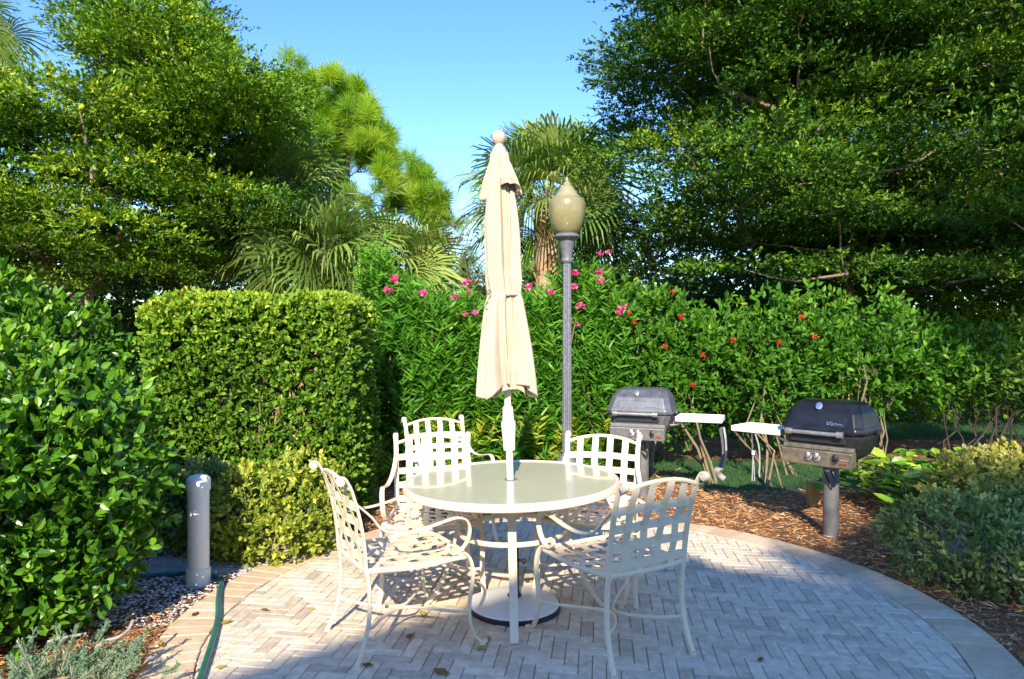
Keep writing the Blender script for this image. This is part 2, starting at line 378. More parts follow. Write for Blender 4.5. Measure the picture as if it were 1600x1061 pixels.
# pavers
TH = math.radians(-7.4); bw = .064; gap = .003; zt = .012
ux = np.array([math.cos(TH), math.sin(TH)]); uy = np.array([-math.sin(TH), math.cos(TH)])
RI = PR-BW-.004
circ = [(RI*math.cos(2*PI*k/96), RI*math.sin(2*PI*k/96)) for k in range(96)]
def clip(poly):
    for k in range(96):
        a, b = circ[k], circ[(k+1) % 96]; out = []
        for i in range(len(poly)):
            p, q = poly[i-1], poly[i]
            sp = (b[0]-a[0])*(p[1]-a[1])-(b[1]-a[1])*(p[0]-a[0]); sq = (b[0]-a[0])*(q[1]-a[1])-(b[1]-a[1])*(q[0]-a[0])
            if (sp >= 0) != (sq >= 0):
                t = sp/(sp-sq); out.append((p[0]+(q[0]-p[0])*t, p[1]+(q[1]-p[1])*t))
            if sq >= 0: out.append(q)
        poly = out
        if not poly: return []
    return poly
def paver(mb, poly, z, bev=.004):
    n = len(poly)
    if n < 3: return
    cx = sum(p[0] for p in poly)/n; cy = sum(p[1] for p in poly)/n
    A = abs(sum(poly[i-1][0]*poly[i][1]-poly[i][0]*poly[i-1][1] for i in range(n)))/2
    if A < .0006: return
    dz = random.uniform(-.0012, .0012); tx, ty = random.uniform(-.010, .010), random.uniform(-.010, .010)
    V = []
    for zz, ins in ((-.008, 0), (z-bev, 0), (z, bev)):
        for p in poly:
            dx, dy = cx-p[0], cy-p[1]
            sx = math.copysign(min(abs(dx), ins), dx); sy = math.copysign(min(abs(dy), ins), dy)
            V.append((p[0]+sx, p[1]+sy, zz+(dz+tx*dx+ty*dy if zz > 0 else 0)))
    Fs = [tuple(2*n+i for i in range(n))]
    for k in (0, n):
        for i in range(n): Fs.append((k+i, k+(i+1) % n, k+n+(i+1) % n, k+n+i))
    mb.add(V, Fs)
mb = MB(); N = 44
for i in range(-N, N):
    for j in range(-N, N):
        k = (i-j) % 6
        if k == 0: x0, x1, y0, y1 = i, i+3, j, j+1
        elif k == 3: x0, x1, y0, y1 = i, i+1, j-2, j+1
        else: continue
        y0, y1 = -y1, -y0
        q = [(x0*bw+gap/2, y0*bw+gap/2), (x1*bw-gap/2, y0*bw+gap/2), (x1*bw-gap/2, y1*bw-gap/2), (x0*bw+gap/2, y1*bw-gap/2)]
        w2 = [(float(ux[0]*a+uy[0]*b), float(ux[1]*a+uy[1]*b)) for a, b in q]
        if min(math.hypot(*p) for p in w2) > RI: continue
        if max(math.hypot(*p) for p in w2) > RI-.01: w2 = clip(w2)
        if not w2: continue
        mb.cur = random.random(); paver(mb, w2, zt)
pat = mb.build('patio', M['paver'], None); pat.location = (PC[0], PC[1], 0); pat['kind'] = 'structure'; pat['label'] = 'grey herringbone brick patio circle'
mb = MB(); nb = 118
for k in range(nb):
    a0 = 2*PI*k/nb+.0012; a1 = 2*PI*(k+1)/nb-.0012; r0, r1 = PR-BW+.002, PR
    w2 = [(r0*math.cos(a0), r0*math.sin(a0)), (r1*math.cos(a0), r1*math.sin(a0)), (r1*math.cos(a1), r1*math.sin(a1)), (r0*math.cos(a1), r0*math.sin(a1))]
    mb.cur = random.random(); paver(mb, w2, zt+.001)
bo = mb.build('patio_border', M['border'], None); bo.location = (PC[0], PC[1], 0); bo['kind'] = 'structure'; bo['label'] = 'tan brick border ring of the patio'
sheet('paving_bed', [(PC[0]+(PR-.01)*math.cos(2*PI*k/96), PC[1]+(PR-.01)*math.sin(2*PI*k/96)) for k in range(96)], .002, M['sand'], 'sand bed under the patio bricks')

# mulch chips (uncountable)
def outside_patio(xy, m=.0): return np.hypot(xy[:, 0]-PC[0], xy[:, 1]-PC[1]) > PR+m
n = 85000
xy = np.stack([rng.uniform(-3.6, 5.2, n), 2.2+rng.random(n)**1.1*5.6], 1)
xy = xy[outside_patio(xy, -.01)]
xy = xy[~((xy[:, 1] > 6.4) & (xy[:, 0] > 1.9) & (xy[:, 1] > 6.75))]
sh = (xy[:, 0] < -1.45) & (xy[:, 0] > -2.75) & (xy[:, 1] > 3.75) & (xy[:, 1] < 5.1)
xy = xy[~(sh & (rng.random(len(xy)) < .85))]
n = len(xy); a = rng.uniform(0, 2*PI, n)
d = np.stack([np.cos(a), np.sin(a), rng.uniform(-.25, .35, n)], 1)
bump = .012*np.sin(xy[:, 0]*3.1)*np.sin(xy[:, 1]*2.7)
V, T, R = leaves(np.column_stack([xy, rng.uniform(0, .022, n)+np.maximum(0, bump)]), d, unit(rng.normal(size=(n, 3))*.5+[0, 0, 1]), rng.uniform(.025, .09, n), rng.uniform(.003, .009, n), rng.random(n), LEAF4)
o = link('mulch', mesh_np('mulch', V, T, M['chips'], R)); tag(o, 'orange brown bark and pine straw mulch', None, None, 'stuff'); o['category'] = 'mulch'

# white shell gravel
n = 9000
xy = np.stack([rng.uniform(-3.0, -1.0, n), rng.uniform(3.55, 5.2, n)], 1)
dd = np.hypot(xy[:, 0]-PC[0], xy[:, 1]-PC[1])-PR
keep = (dd > 0) & ((dd < .16+.1*rng.random(n)) | ((xy[:, 0] < -1.55) & (xy[:, 1] < 5.0) & (dd < 1.0)))
xy = xy[keep]; n = len(xy)
oc = np.array([(1, 0, 0), (0, 1, 0), (-1, 0, 0), (0, -1, 0), (0, 0, 1), (0, 0, -1.)]); of = np.array([(0, 1, 4), (1, 2, 4), (2, 3, 4), (3, 0, 4), (1, 0, 5), (2, 1, 5), (3, 2, 5), (0, 3, 5)])
sz = rng.uniform(.005, .014, n)[:, None, None]*rng.uniform(.5, 1.2, (n, 6, 1))
a = rng.uniform(0, 2*PI, n); ca, sa = np.cos(a)[:, None], np.sin(a)[:, None]
O = np.repeat(oc[None], n, 0)*np.array([1.3, .8, .5]); O = np.stack([O[..., 0]*ca-O[..., 1]*sa, O[..., 0]*sa+O[..., 1]*ca, O[..., 2]], -1)
V = np.column_stack([xy, rng.uniform(.002, .014, n)])[:, None]+O*sz
o = link('gravel', mesh_np('gravel', V.reshape(-1, 3), (of[None]+(np.arange(n)*6)[:, None, None]).reshape(-1, 3), M['shell'], np.repeat(rng.random(n), 8)))
tag(o, 'white shell gravel around the bollard', 'gravel', None, 'stuff')

# lawn grass blades
n = 42000
xy = np.stack([rng.uniform(.6, 9.5, n), rng.uniform(6.5, 12.5, n)], 1)
def inp(poly, q):
    r = np.zeros(len(q), bool); j = len(poly)-1
    for i in range(len(poly)):
        xi, yi = poly[i]; xj, yj = poly[j]
        c = ((yi > q[:, 1]) != (yj > q[:, 1])) & (q[:, 0] < (xj-xi)*(q[:, 1]-yi)/(yj-yi+1e-12)+xi); r ^= c; j = i
    return r
xy = xy[~inp(bed, xy) & ~inp(bed2, xy)]; n = len(xy)
V, T, R = leaves(np.column_stack([xy, np.full(n, -.01)]), unit(rng.normal(size=(n, 3))*.35+[0, 0, 1]), rdir(n), rng.uniform(.03, .07, n), .006, rng.random(n), LEAF4)
o = link('grass', mesh_np('grass', V, T, M['lf_grass'], R)); tag(o, 'short green lawn grass behind the grills', 'grass', None, 'stuff')

# ------------------------------------------------------------------ CHAIRS
def make_chair():
    root = thing('patio_chair', '', 'chair')
    SH = .425
    def wave(i): return .004 if i % 2 else -.004
    # back surface: height s in 0..1 from seat to top rail; local y as function of z
    def by(z): t = (z-.40)/.46; return -.235-.09*t-.035*math.sin(PI*max(0, min(1, t)))*-.6
    def hw(z): t = (z-.40)/.46; return .222+.012*t
    for s in (-1, 1):
        leg = MB()
        leg.sweep(cr([(s*.226, -.232, .425), (s*.226, -.222, .33), (s*.228, -.225, .20), (s*.232, -.255, .08), (s*.236, -.285, .012)]), .026, .018, side=(1, 0, 0), sq=.7)
        leg.lathe([(.016, 0), (.017, .004), (.014, .012)], 10, (s*.236, -.287, 0))
        leg.build('leg', M['cream'], root, True)
        leg = MB()
        leg.sweep(cr([(s*.262, .20, .452), (s*.270, .245, .448), (s*.280, .272, .405), (s*.286, .278, .33), (s*.284, .262, .22), (s*.286, .262, .12), (s*.292, .29, .045), (s*.298, .322, .014), (s*.300, .345, .020)]), .028, .014, side=(1, 0, 0), sq=.6)
        leg.lathe([(.015, 0), (.015, .012)], 10, (s*.298, .325, 0))
        leg.build('leg', M['cream'], root, True)
    bf = MB()
    for s in (-1, 1):
        pts = [(s*hw(z), by(z), z) for z in (.41, .50, .60, .70, .80)]
        top = (s*hw(.85), by(.85), .85)
        pts += [(s*.236, by(.845)-.006, .845), (s*.237, by(.85)-.022, .868), (s*.237, by(.85)-.045, .866), (s*.237, by(.85)-.052, .848), (s*.237, by(.85)-.038, .836), (s*.237, by(.85)-.026, .846)]
        bf.sweep(cr(pts, 5), .030, .013, side=(1, 0, 0), sq=.6)
        bf.lathe([(.0135, -.017), (.0135, .017)], 12, (s*.237, by(.85)-.035, .851), axis=(1, 0, 0))
    rail = cr([(-.226, by(.83), .815), (-.12, by(.85)-.008, .845), (0, by(.86)-.012, .856), (.12, by(.85)-.008, .845), (.226, by(.83), .815)])
    bf.sweep(rail, .020, .014, side=(0, 0, 1), sq=.8)
    bf.build('back_frame', M['cream'], root, True)
    # woven backrest
    bk = MB()
    def zt_(x): return .846-.03*(x/.226)**2
    xs = [-.142, -.047, .047, .142]
    zs = [.470, .555, .640, .725]
    for i, x in enumerate(xs):
        pts = []
        for k in range(25):
            z = .405+(zt_(x)-.405)*k/24
            pts.append((x*(1+.05*(z-.4)/.46), by(z)-.02*(1-(x/.23)**2)*1.0*((z-.4)/.46)+.0045*math.sin(PI*(z-.5125+(.085 if i % 2 else 0))/.085), z))
        bk.sweep(pts, .043, .0028, side=(1, 0, 0), n=6, sq=.3)
    for j, z in enumerate(zs):
        pts = []
        for k in range(31):
            x = -.226+.452*k/30
            zz = z+.012*(1-(x/.226)**2)*(z-.4)/.45
            pts.append((x*(1+.05*(z-.4)/.46), by(z)-.02*(1-(x/.23)**2)*((z-.4)/.46)-.0045*math.sin(PI*(x+.095*(j % 2))/.095+PI/2*0), zz))
        bk.sweep(pts, .042, .0028, side=(0, 0, 1), n=6, sq=.3)
    bk.build('backrest', M['cream'], root, False)
    # seat
    sf = MB()
    sf.sweep(cr([(-.225, -.235, .43), (-.25, 0, .418), (-.262, .20, .43), (-.245, .262, .425), (-.15, .285, .422), (0, .292, .420), (.15, .285, .422), (.245, .262, .425), (.262, .20, .43), (.25, 0, .418), (.225, -.235, .43)], 6), .024, .020, side=(0, 0, 1), sq=.8)
    sf.sweep([(-.225, -.235, .43), (-.1, -.238, .424), (.1, -.238, .424), (.225, -.235, .43)], .024, .020, side=(0, 0, 1), sq=.8)
    sf.build('seat_frame', M['cream'], root, True)
    st = MB()
    def sw(y): return .236+.025*min(1, (y+.23)/.4)
    def sz_(x, y): return .426-.018*(1-(x/.26)**2)*(1-((y-.02)/.3)**2)
    for i, u in enumerate([-.75, -.45, -.15, .15, .45, .75]):
        pts = []
        for k in range(27):
            y = -.232+.505*k/26; x = u*sw(y)
            pts.append((x, y, sz_(x, y)+.0038*math.sin(PI*(y+.084*(i % 2))/.084)))
        st.sweep(pts, .038, .0026, side=(1, 0, 0), n=6, sq=.3)
    for j in range(6):
        y = -.19+.084*j; pts = []
        for k in range(27):
            x = sw(y)*(-1+2*k/26)
            pts.append((x, y+.012*(1-(x/.26)**2)*(j/5), sz_(x, y)-.0038*math.sin(PI*(x+.078*(j % 2))/.078)))
        st.sweep(pts, .038, .0026, side=(0, 1, 0), n=6, sq=.3)
    st.build('seat', M['cream'], root, False)
    for s in (-1, 1):
        am = MB()
        am.sweep(cr([(s*.232, by(.72)+.004, .735), (s*.240, by(.68)+.055, .675), (s*.256, -.17, .618), (s*.272, -.08, .596), (s*.282, .02, .603), (s*.286, .12, .622), (s*.286, .185, .632), (s*.286, .238, .618), (s*.284, .262, .572), (s*.280, .252, .515), (s*.274, .218, .470), (s*.270, .178, .458), (s*.268, .150, .478), (s*.268, .158, .500), (s*.268, .176, .498), (s*.268, .180, .486)], 6), .027, .010, side=(1, 0, 0), sq=.5)
        am.build('armrest', M['cream'], root, True)
    stc = MB()
    for s in (-1, 1):
        stc.sweep(cr([(s*.285, .262, .17), (s*.22, .22, .155), (s*.09, .12, .145), (s*.013, .02, .142), (s*.08, -.10, .145), (s*.18, -.185, .152), (s*.230, -.232, .165)], 7), .016, .011, side=(0, 0, 1), sq=.8)
    stc.build('stretcher', M['cream'], root, True)
    return root
def copy_thing(r):
    n = r.copy(); C.objects.link(n)
    for ch in r.children:
        c = ch.copy(); C.objects.link(c); c.parent = n
        for g in ch.children:
            gg = g.copy(); C.objects.link(gg); gg.parent = c
    return n
chair0 = make_chair()
ZT = .012
chairs = [((.51, 3.36), (-.50, .866), 'cream lattice chair nearest the camera on the right, seen from behind, lower half shaded'),
          ((-.575, 3.43), (.862, .506), 'cream lattice chair standing side-on at the left end of the table, nearest the bollard'),
          ((-.485, 4.16), (.12, -.99), 'cream lattice chair behind the table on the left, with another chair close behind it'),
          ((.50, 4.18), (-.30, -.954), 'cream lattice chair behind the table on the right, standing before the grey grill post'),
          ((-.50, 5.15), (.38, -.925), 'farthest cream lattice chair, standing back from the table behind another chair')]
for k, (p, f, lab) in enumerate(chairs):
    c = chair0 if k == 0 else copy_thing(chair0)
    c.location = (p[0], p[1], ZT); c.rotation_euler = (0, 0, math.atan2(-f[0], f[1]))
    tag(c, lab, 'chair', 'cream lattice chairs around the round table')

# ------------------------------------------------------------------ TABLE
TX, TY = .012, 3.83
tb = thing('patio_table', 'round cream metal table with a frosted glass top, between the lattice chairs', 'table', (TX, TY, ZT))
tb.rotation_euler = (0, math.radians(-1.4), 0)
RT = .60; ztp = .705
mb = MB(); mb.lathe([(RT-.022, ztp-.040), (RT-.004, ztp-.040), (RT+.002, ztp-.034), (RT+.002, ztp-.006), (RT-.003, ztp+.001), (RT-.012, ztp+.003), (RT-.020, ztp-.001), (RT-.022, ztp-.006), (RT-.022, ztp-.040)], 96, cap=False)
mb.build('table_rim', M['cream'], tb, True)
mb = MB(); mb.lathe([(.030, ztp-.012), (RT-.021, ztp-.012), (RT-.021, ztp-.004), (.030, ztp-.004), (.030, ztp-.012)], 96, cap=False)
gl = mb.build('tabletop', M['glass'], tb, False)
mb = MB(); mb.lathe([(.024, ztp-.014), (.036, ztp-.014), (.036, ztp), (.031, ztp+.003), (.024, ztp), (.024, ztp-.014)], 32, cap=False)
mb.build('grommet', M['grey_metal'], gl, True)
mb = MB()
for a in (0, PI/2):
    mb.box((0, 0, ztp-.026), (2*(RT-.03), .03, .018), rz=a+.02 if a else 0.0) if a == 0 else None
    if a: mb.box((0, (RT+.02)/2, ztp-.026), (.03, RT-.09, .0175)); mb.box((0, -(RT+.02)/2, ztp-.026), (.03, RT-.09, .0175))
mb.build('cross_bar', M['cream'], tb)
for k in range(4):
    a = k*PI/2; ca, sa = math.cos(a), math.sin(a)
    prof = [(.318, ztp-.040), (.312, .60), (.308, .50), (.312, .42), (.34, .30), (.385, .17), (.445, .06), (.495, 0)]
    pts = []
    for r, z in prof: x, y = r*ca, r*sa; pts.append((x, y, z-x*math.tan(math.radians(1.4))*-1*(1-z/.7)*-1 if False else z+(-x*math.tan(math.radians(1.4)))*(1-z/.7)))
    mb = MB(); mb.sweep(cr(pts, 6), .044, .020, side=(-sa, ca, 0), sq=.35); mb.build('leg', M['cream'], tb, True)
mb = MB(); mb.sweep([(.300*math.cos(2*PI*k/64), .300*math.sin(2*PI*k/64), .425) for k in range(64)], .026, .013, side=(0, 0, 1), closed=True, sq=.6)
mb.build('ring_stretcher', M['cream'], tb, True)

# ------------------------------------------------------------------ PARASOL
ub = thing('weighted_stand', 'round white parasol stand with a black rim under the round table', 'stand', (.014, 3.79, ZT))
mb = MB(); mb.lathe([(.252, .0), (.256, .004), (.256, .022), (.250, .026)], 64); mb.build('rim', M['black'], ub, True)
mb = MB(); mb.lathe([(.248, .0245), (.243, .034), (.20, .048), (.12, .060), (.050, .066), (.045, .066)], 64); mb.build('disc', M['white_base'], ub, True)
mb = MB(); mb.lathe([(.038, .062), (.040, .074), (.033, .080), (.026, .10), (.0245, .30), (.0245, .33)], 24); mb.build('socket_tube', M['black'], ub, True)
mb = MB(); mb.lathe([(.006, 0), (.006, .03), (.014, .032), (.016, .045), (.010, .05)], 12, (.02, -.012, .27), axis=(.8, -.6, 0)); mb.build('knob', M['black'], ub, True)

um = thing('parasol', 'closed cream canvas parasol tied with a cord, standing through the glass table', 'parasol', (.014, 3.83, ZT))
um.rotation_euler = (0, math.radians(-1.93), 0)
K = 3.83/F
def zz(py): return CH+(HZ-py)*K-ZT
mb = MB(); mb.lathe([(.019, .34), (.019, zz(690)), (.019, zz(600)), (.017, zz(240))], 24); mb.build('pole', M['cream_pl'], um, True)
mb = MB(); mb.lathe([(.026, zz(704)), (.032, zz(703)), (.034, zz(690)), (.041, zz(664)), (.041, zz(660)), (.032, zz(657)), (.030, zz(640)), (.027, zz(636)), (.020, zz(634))], 24); mb.build('crank_collar', M['cream_pl'], um, True)
mb = MB(); mb.lathe([(.026, zz(244)), (.042, zz(240)), (.040, zz(234)), (.030, zz(230)), (.022, zz(228)), (.022, zz(226)), (.030, zz(224)), (.0385, zz(218.5)), (.040, zz(214)), (.034, zz(208.5)), (.020, zz(205)), (.004, zz(204))], 28); mb.build('finial', M['beige'], um, True)
def canopy(z0, z1, prof, nrow, fold, ph, scal, name, seed, ctr=None, hang=0):
    rr = np.random.default_rng(seed); n = 144; V = []; Fs = []
    amp = rr.uniform(.6, 1.3, 8); amp2 = rr.uniform(-1, 1, (3, 4))
    for i in range(nrow+1):
        t = i/nrow
        for j in range(n):
            a = 2*PI*j/n; lobe = ((a*8/(2*PI)) % 8); li = int(lobe) % 8; u = lobe-int(lobe)
            tw = ph+.5*math.sin(t*3.0+seed)
            q_ = 3.0*a+tw+.55*math.sin(2*a+seed)+.35*math.sin(5*a+t*2)
            f = .75*math.cos(q_)+.22*math.cos(2*q_+1.1)+.30*math.cos(11*a+1.5*math.sin(4*t)+seed)+.20*math.cos(17*a-2*t)+.12*math.cos(25*a+3*t)
            f -= .5*amp[int(a*1.2) % 8]*max(0, 1-abs(math.sin(3.5*a+.8*math.sin(a*2+seed)+.3*math.sin(5*t)))*5)
            f += sum(amp2[k][0]*.22*math.cos((k+1)*a+amp2[k][1]*4+t*amp2[k][2]*2.5) for k in range(3))
            z = z0+(z1-z0)*t
            s = t**7 if scal else 0
            zb = z - hang*s*(.2+.8*max(0, math.cos(3*a+ph+.6*math.sin(a)))**1.5+.25*math.sin(a*2+1))
            r = np.interp(t, prof[0], prof[1]); F_ = np.interp(t, fold[0], fold[1])
            r = max(.024, r*(1+F_*f))
            V.append((r*math.cos(a), r*math.sin(a), zb))
    for i in range(nrow+1):      # keep each ring centred on the pole and as wide as its profile
        row = V[i*n:(i+1)*n]; R0 = np.interp(i/nrow, prof[0], prof[1]); o_ = []
        for ax in (0, 1):
            lo, hi = min(p[ax] for p in row), max(p[ax] for p in row); o_.append(((lo+hi)/2, 2*R0/(hi-lo)))
        for j in range(n): p = row[j]; V[i*n+j] = ((p[0]-o_[0][0])*o_[0][1], (p[1]-o_[1][0])*o_[1][1], p[2])
    for i in range(nrow):
        for j in range(n): Fs.append((i*n+j, i*n+(j+1) % n, (i+1)*n+(j+1) % n, (i+1)*n+j))
    me = bpy.data.meshes.new(name); me.from_pydata(V, [], [tuple(reversed(f)) for f in Fs]); me.materials.append(M['canvas']); me.update()
    me.polygons.foreach_set('use_smooth', [True]*len(me.polygons))
    o = link(name, me, um, False); sm = o.modifiers.new('s', 'SOLIDIFY'); sm.thickness = .003; sm.offset = -1
    return o
pz = [(240, 14), (262, 17), (290, 20), (320, 24), (350, 27), (380, 28.5), (410, 28), (440, 29), (455, 27.5), (462, 26), (470, 29), (500, 34), (540, 40), (575, 44.5), (604, 47.5)]
t_ = [(p[0]-240)/(604-240) for p in pz]; r_ = [p[1]*K for p in pz]
canopy(zz(240), zz(600), (t_, r_), 120, ([0, .15, .5, .6, .612, .64, .8, 1], [.10, .26, .34, .22, .14, .24, .36, .46]), .6, True, 'canopy', 3, hang=.07)
pv_ = [(238, 11.5), (250, 14), (262, 18), (278, 23), (292, 29), (302, 34)]
t_ = [(p[0]-238)/(302-238) for p in pv_]; r_ = [p[1]*K for p in pv_]
canopy(zz(560), zz(608), ([0, .5, 1], [22*K, 25*K, 28*K]), 30, ([0, 1], [.08, .16]), 1.3, True, 'canopy_fold', 8, hang=.04)
canopy(zz(238), zz(294), (t_, r_), 50, ([0, .3, .7, 1], [.06, .16, .34, .46]), 2.2, True, 'canopy_vent', 5, hang=.055)
mb = MB(); mb.sweep([((.088+.004*math.cos(5*a))*math.cos(a), (.088+.004*math.cos(5*a))*math.sin(a), zz(461)+.004*math.sin(2*a)) for a in np.linspace(0, 2*PI, 49)[:-1]], .011, .007, side=(0, 0, 1), closed=True)
q = Vector((-.072, -.062, zz(462)))
mb.sweep(cr([q, q+Vector((-.012, -.02, .03)), q+Vector((.02, -.022, .052)), q+Vector((.012, -.02, .02)), q+Vector((-.01, -.02, -.01)), q+Vector((-.035, -.015, -.05)), q+Vector((-.02, -.015, -.075)), q+Vector((.0, -.018, -.05)), q+Vector((.006, -.016, -.005))]), .009, .005)
mb.sweep(cr([q, q+Vector((-.012, -.012, -.03)), q+Vector((-.008, -.01, -.08)), q+Vector((-.02, -.008, -.11))]), .008, .005)
mb.build('tie_cord', M['canvas'], um, True)
for k in range(8):
    a = k*PI/4+.3; mb = MB(); mb.sweep([(.026*math.cos(a), .026*math.sin(a), zz(560)), (.06*math.cos(a), .06*math.sin(a), zz(596)+.004*(k % 3))], .010, .014, sq=.4); mb.build('rib', M['cream_pl'], um)

# ------------------------------------------------------------------ LAMP POST
LX, LY = (886-800)/F*6.9, 6.9
lp = thing('lamp_post', 'grey fluted metal lamp post with an amber acorn globe', 'street lamp', (LX, LY, 0)); K2 = 6.9/F
def z2(py): return CH+(HZ-py)*K2
mb = MB(); mb.lathe([(.17, 0), (.17, .06), (.14, .09), (.12, .25), (.10, .30), (.075, .34)], 32); mb.build('base', M['grey_metal'], lp, True)
mb = MB(); mb.lathe([(.050, .33), (.046, 1.0), (.041, z2(408))], 32, flute=.10, nfl=1); mb.build('shaft', M['grey_metal'], lp)
mb = MB(); mb.lathe([(.046, z2(412)), (.062, z2(409)), (.062, z2(406)), (.052, z2(404)), (.054, z2(398)), (.062, z2(392)), (.074, z2(384)), (.080, z2(380)), (.074, z2(379)), (.082, z2(376)), (.125, z2(373)), (.135, z2(371)), (.130, z2(369)), (.105, z2(366)), (.09, z2(365))], 40); mb.build('capital', M['grey_metal'], lp, True)
mb = MB(); mb.lathe([(.085, z2(367)), (.105, z2(365.5)), (.135, z2(361)), (.162, z2(350)), (.180, z2(338)), (.187, z2(326)), (.184, z2(318)), (.172, z2(313)), (.155, z2(311))], 40); mb.build('globe', M['globe'], lp, True)
mb = MB(); mb.lathe([(.160, z2(312)), (.138, z2(309)), (.112, z2(305)), (.102, z2(302)), (.104, z2(300)), (.082, z2(299)), (.074, z2(296)), (.062, z2(293)), (.044, z2(291)), (.046, z2(289)), (.030, z2(286)), (.014, z2(284)), (.015, z2(282)), (.005, z2(277))], 32); mb.build('globe_cap', M['globe_top'], lp, True)

# ------------------------------------------------------------------ GRILLS
def hull(levels, cx=.06):
    """stack of chamfered rectangles (z, halfw, halfd, y offset)"""
    V = []; Fs = []; n = 8
    for z, hw_, hd, oy in levels:
        c = min(cx, hw_*.5, hd*.5)
        V += [(-hw_+c, oy-hd, z), (hw_-c, oy-hd, z), (hw_, oy-hd+c, z), (hw_, oy+hd-c, z), (hw_-c, oy+hd, z), (-hw_+c, oy+hd, z), (-hw_, oy+hd-c, z), (-hw_, oy-hd+c, z)]
    for k in range(len(levels)-1):
        for i in range(n): Fs.append((k*n+i, k*n+(i+1) % n, (k+1)*n+(i+1) % n, (k+1)*n+i))
    Fs.append(tuple(range(n-1, -1, -1))); Fs.append(tuple((len(levels)-1)*n+i for i in range(n)))
    return V, Fs
def make_grill(lx, ly, ang, label, lidm, bodym, panm, shelf_side, zoff=0, badge='a', knobs=3):
    g = thing('barbecue_grill', label, 'grill', (lx, ly, 0), ang, 'post mounted barbecue grills')
    # front is local -y
    def add(fn, name, mat, par=g, smooth=False, bev=0):
        m_ = MB(); fn(m_)
        if name != 'post': m_.v = [(x, y, 1.04-(1.03-z)*1.38) for x, y, z in m_.v]
        o = m_.build(name, mat, par, smooth)
        if bev: b = o.modifiers.new('b', 'BEVEL'); b.width = bev; b.segments = 3; b.limit_method = 'ANGLE'; b.angle_limit = math.radians(20); 
        return o
    lid = add(lambda m: m.add(*hull([(.862, .298, .228, 0), (.878, .304, .234, 0), (.895, .300, .230, 0), (.905, .292, .222, 0), (.975, .268, .190, .012), (1.018, .228, .135, .03), (1.030, .190, .10, .035)], .05)), 'lid', lidm, g, False, .010)
    add(lambda m: (m.box((0, -.205, .925), (.36, .012, .058), rx=-.42, bev=.004)), 'front_plate', lidm, lid)
    add(lambda m: (m.lathe([(.020, -.008), (.024, 0), (.024, .006), (.017, .009)], 24, (-.025, -.158, 1.003), axis=(0, -.75, .66))), 'thermometer', M['chrome'], lid, True)
    def bd(m):
        pts = [(0, 0), (0, -.016), (.014, -.016), (.014, -.004), (.022, .002), (.028, -.012), (.034, 0), (.040, -.014), (.048, -.010), (.06, -.008), (.075, -.011), (.09, -.009), (.105, -.012)]
        m.sweep([(.055+x*1.05, -.2165-.030*0-(-y)*.45, .928+y*.9) for x, y in pts], .0035, .004)
        m.sweep([(.052, -.2185, .912), (.17, -.2210, .910)], .002, .002)
    add(bd, 'badge', M['chrome'], lid)
    def hd(m):
        m.lathe([(.0105, -.19), (.0105, .19)], 14, (-.02, -.275, .868), axis=(1, 0, 0))
        for s in (-1, 1): m.lathe([(.017, -.022), (.017, .022)], 14, (-.02+s*.185, -.275, .868), axis=(1, 0, 0)); m.box((-.02+s*.185, -.25, .872), (.020, .05, .018), bev=.003)
    add(hd, 'handle', M['steel'], lid, True)
    add(lambda m: m.add(*hull([(.700, .150, .12, .02), (.745, .235, .180, .01), (.790, .262, .205, 0), (.835, .282, .218, 0), (.858, .286, .222, 0)], .05)), 'firebox', bodym, g, False, .006)
    add(lambda m: m.box((-.01, -.222, .828), (.40, .016, .030), bev=.003), 'vent_slot', M['black'], g)
    pan = add(lambda m: (m.box((0, -.238, .790), (.50, .05, .022), rx=.0, bev=.003), m.box((0, -.277, .738), (.50, .014, .088), rx=.38, bev=.003), m.box((-.245, -.235, .740), (.010, .075, .075), bev=.002), m.box((.245, -.235, .740), (.010, .075, .075), bev=.002)), 'control_panel', panm, g)
    pos = [-.05, .01, .14][:knobs]
    for x in pos:
        add(lambda m: (m.lathe([(.026, 0), (.026, .004), (.018, .006), (.016, .026), (.012, .028)], 18, (x, -.284, .745), axis=(0, -.93, -.37 if False else .37)), m.box((x, -.312, .756), (.008, .012, .032), bev=.002)), 'knob', M['steel'] if x < .1 else M['black'], pan, True)
    add(lambda m: m.box((.20, -.2925, .727), (.05, .002, .007), rx=.38), 'red_lettering', M['red'], pan)
    add(lambda m: m.box((.20, -.2895, .741), (.05, .002, .006), rx=.38), 'scale_marking', M['chrome'], pan)
    add(lambda m: (m.lathe([(.056, -.02), (.056, .55)], 32, (0, .0, 0)), m.box((0, 0, .56), (.18, .18, .05), bev=.01)), 'post', M['post_g'], g, True)
    for s in (-1, 1): add(lambda m: m.box((s*.302, .10, .868), (.016, .07, .03), bev=.004), 'hinge', bodym, lid)
    s = shelf_side
    sx = s*.53
    add(lambda m: (m.box((sx, .0, .845), (.40, .30, .010), bev=.004), m.box((sx, -.153, .838), (.41, .010, .032), bev=.003), m.box((sx, .153, .838), (.41, .010, .032), bev=.003), m.box((sx+s*.203, 0, .838), (.010, .296, .0315), bev=.003), m.box((sx-s*.203, 0, .838), (.010, .296, .0315), bev=.003)), 'side_shelf', M['white_pl'], g)
    add(lambda m: (m.sweep(cr([(s*.27, -.10, .79), (s*.34, -.10, .80), (s*.42, -.10, .825), (s*.60, -.10, .825)]), .014, .014), m.sweep(cr([(s*.27, .10, .79), (s*.34, .10, .80), (s*.42, .10, .825), (s*.60, .10, .825)]), .014, .014)), 'shelf_bracket', M['steel'], g, True)
    add(lambda m: m.sweep(cr([(.03, -.05, .70), (.04, -.09, .64), (.07, -.10, .60), (.05, -.09, .57), (.0, -.07, .60), (-.04, -.04, .66)]), .010, .010), 'gas_hose', M['black'], g, True)
    return g
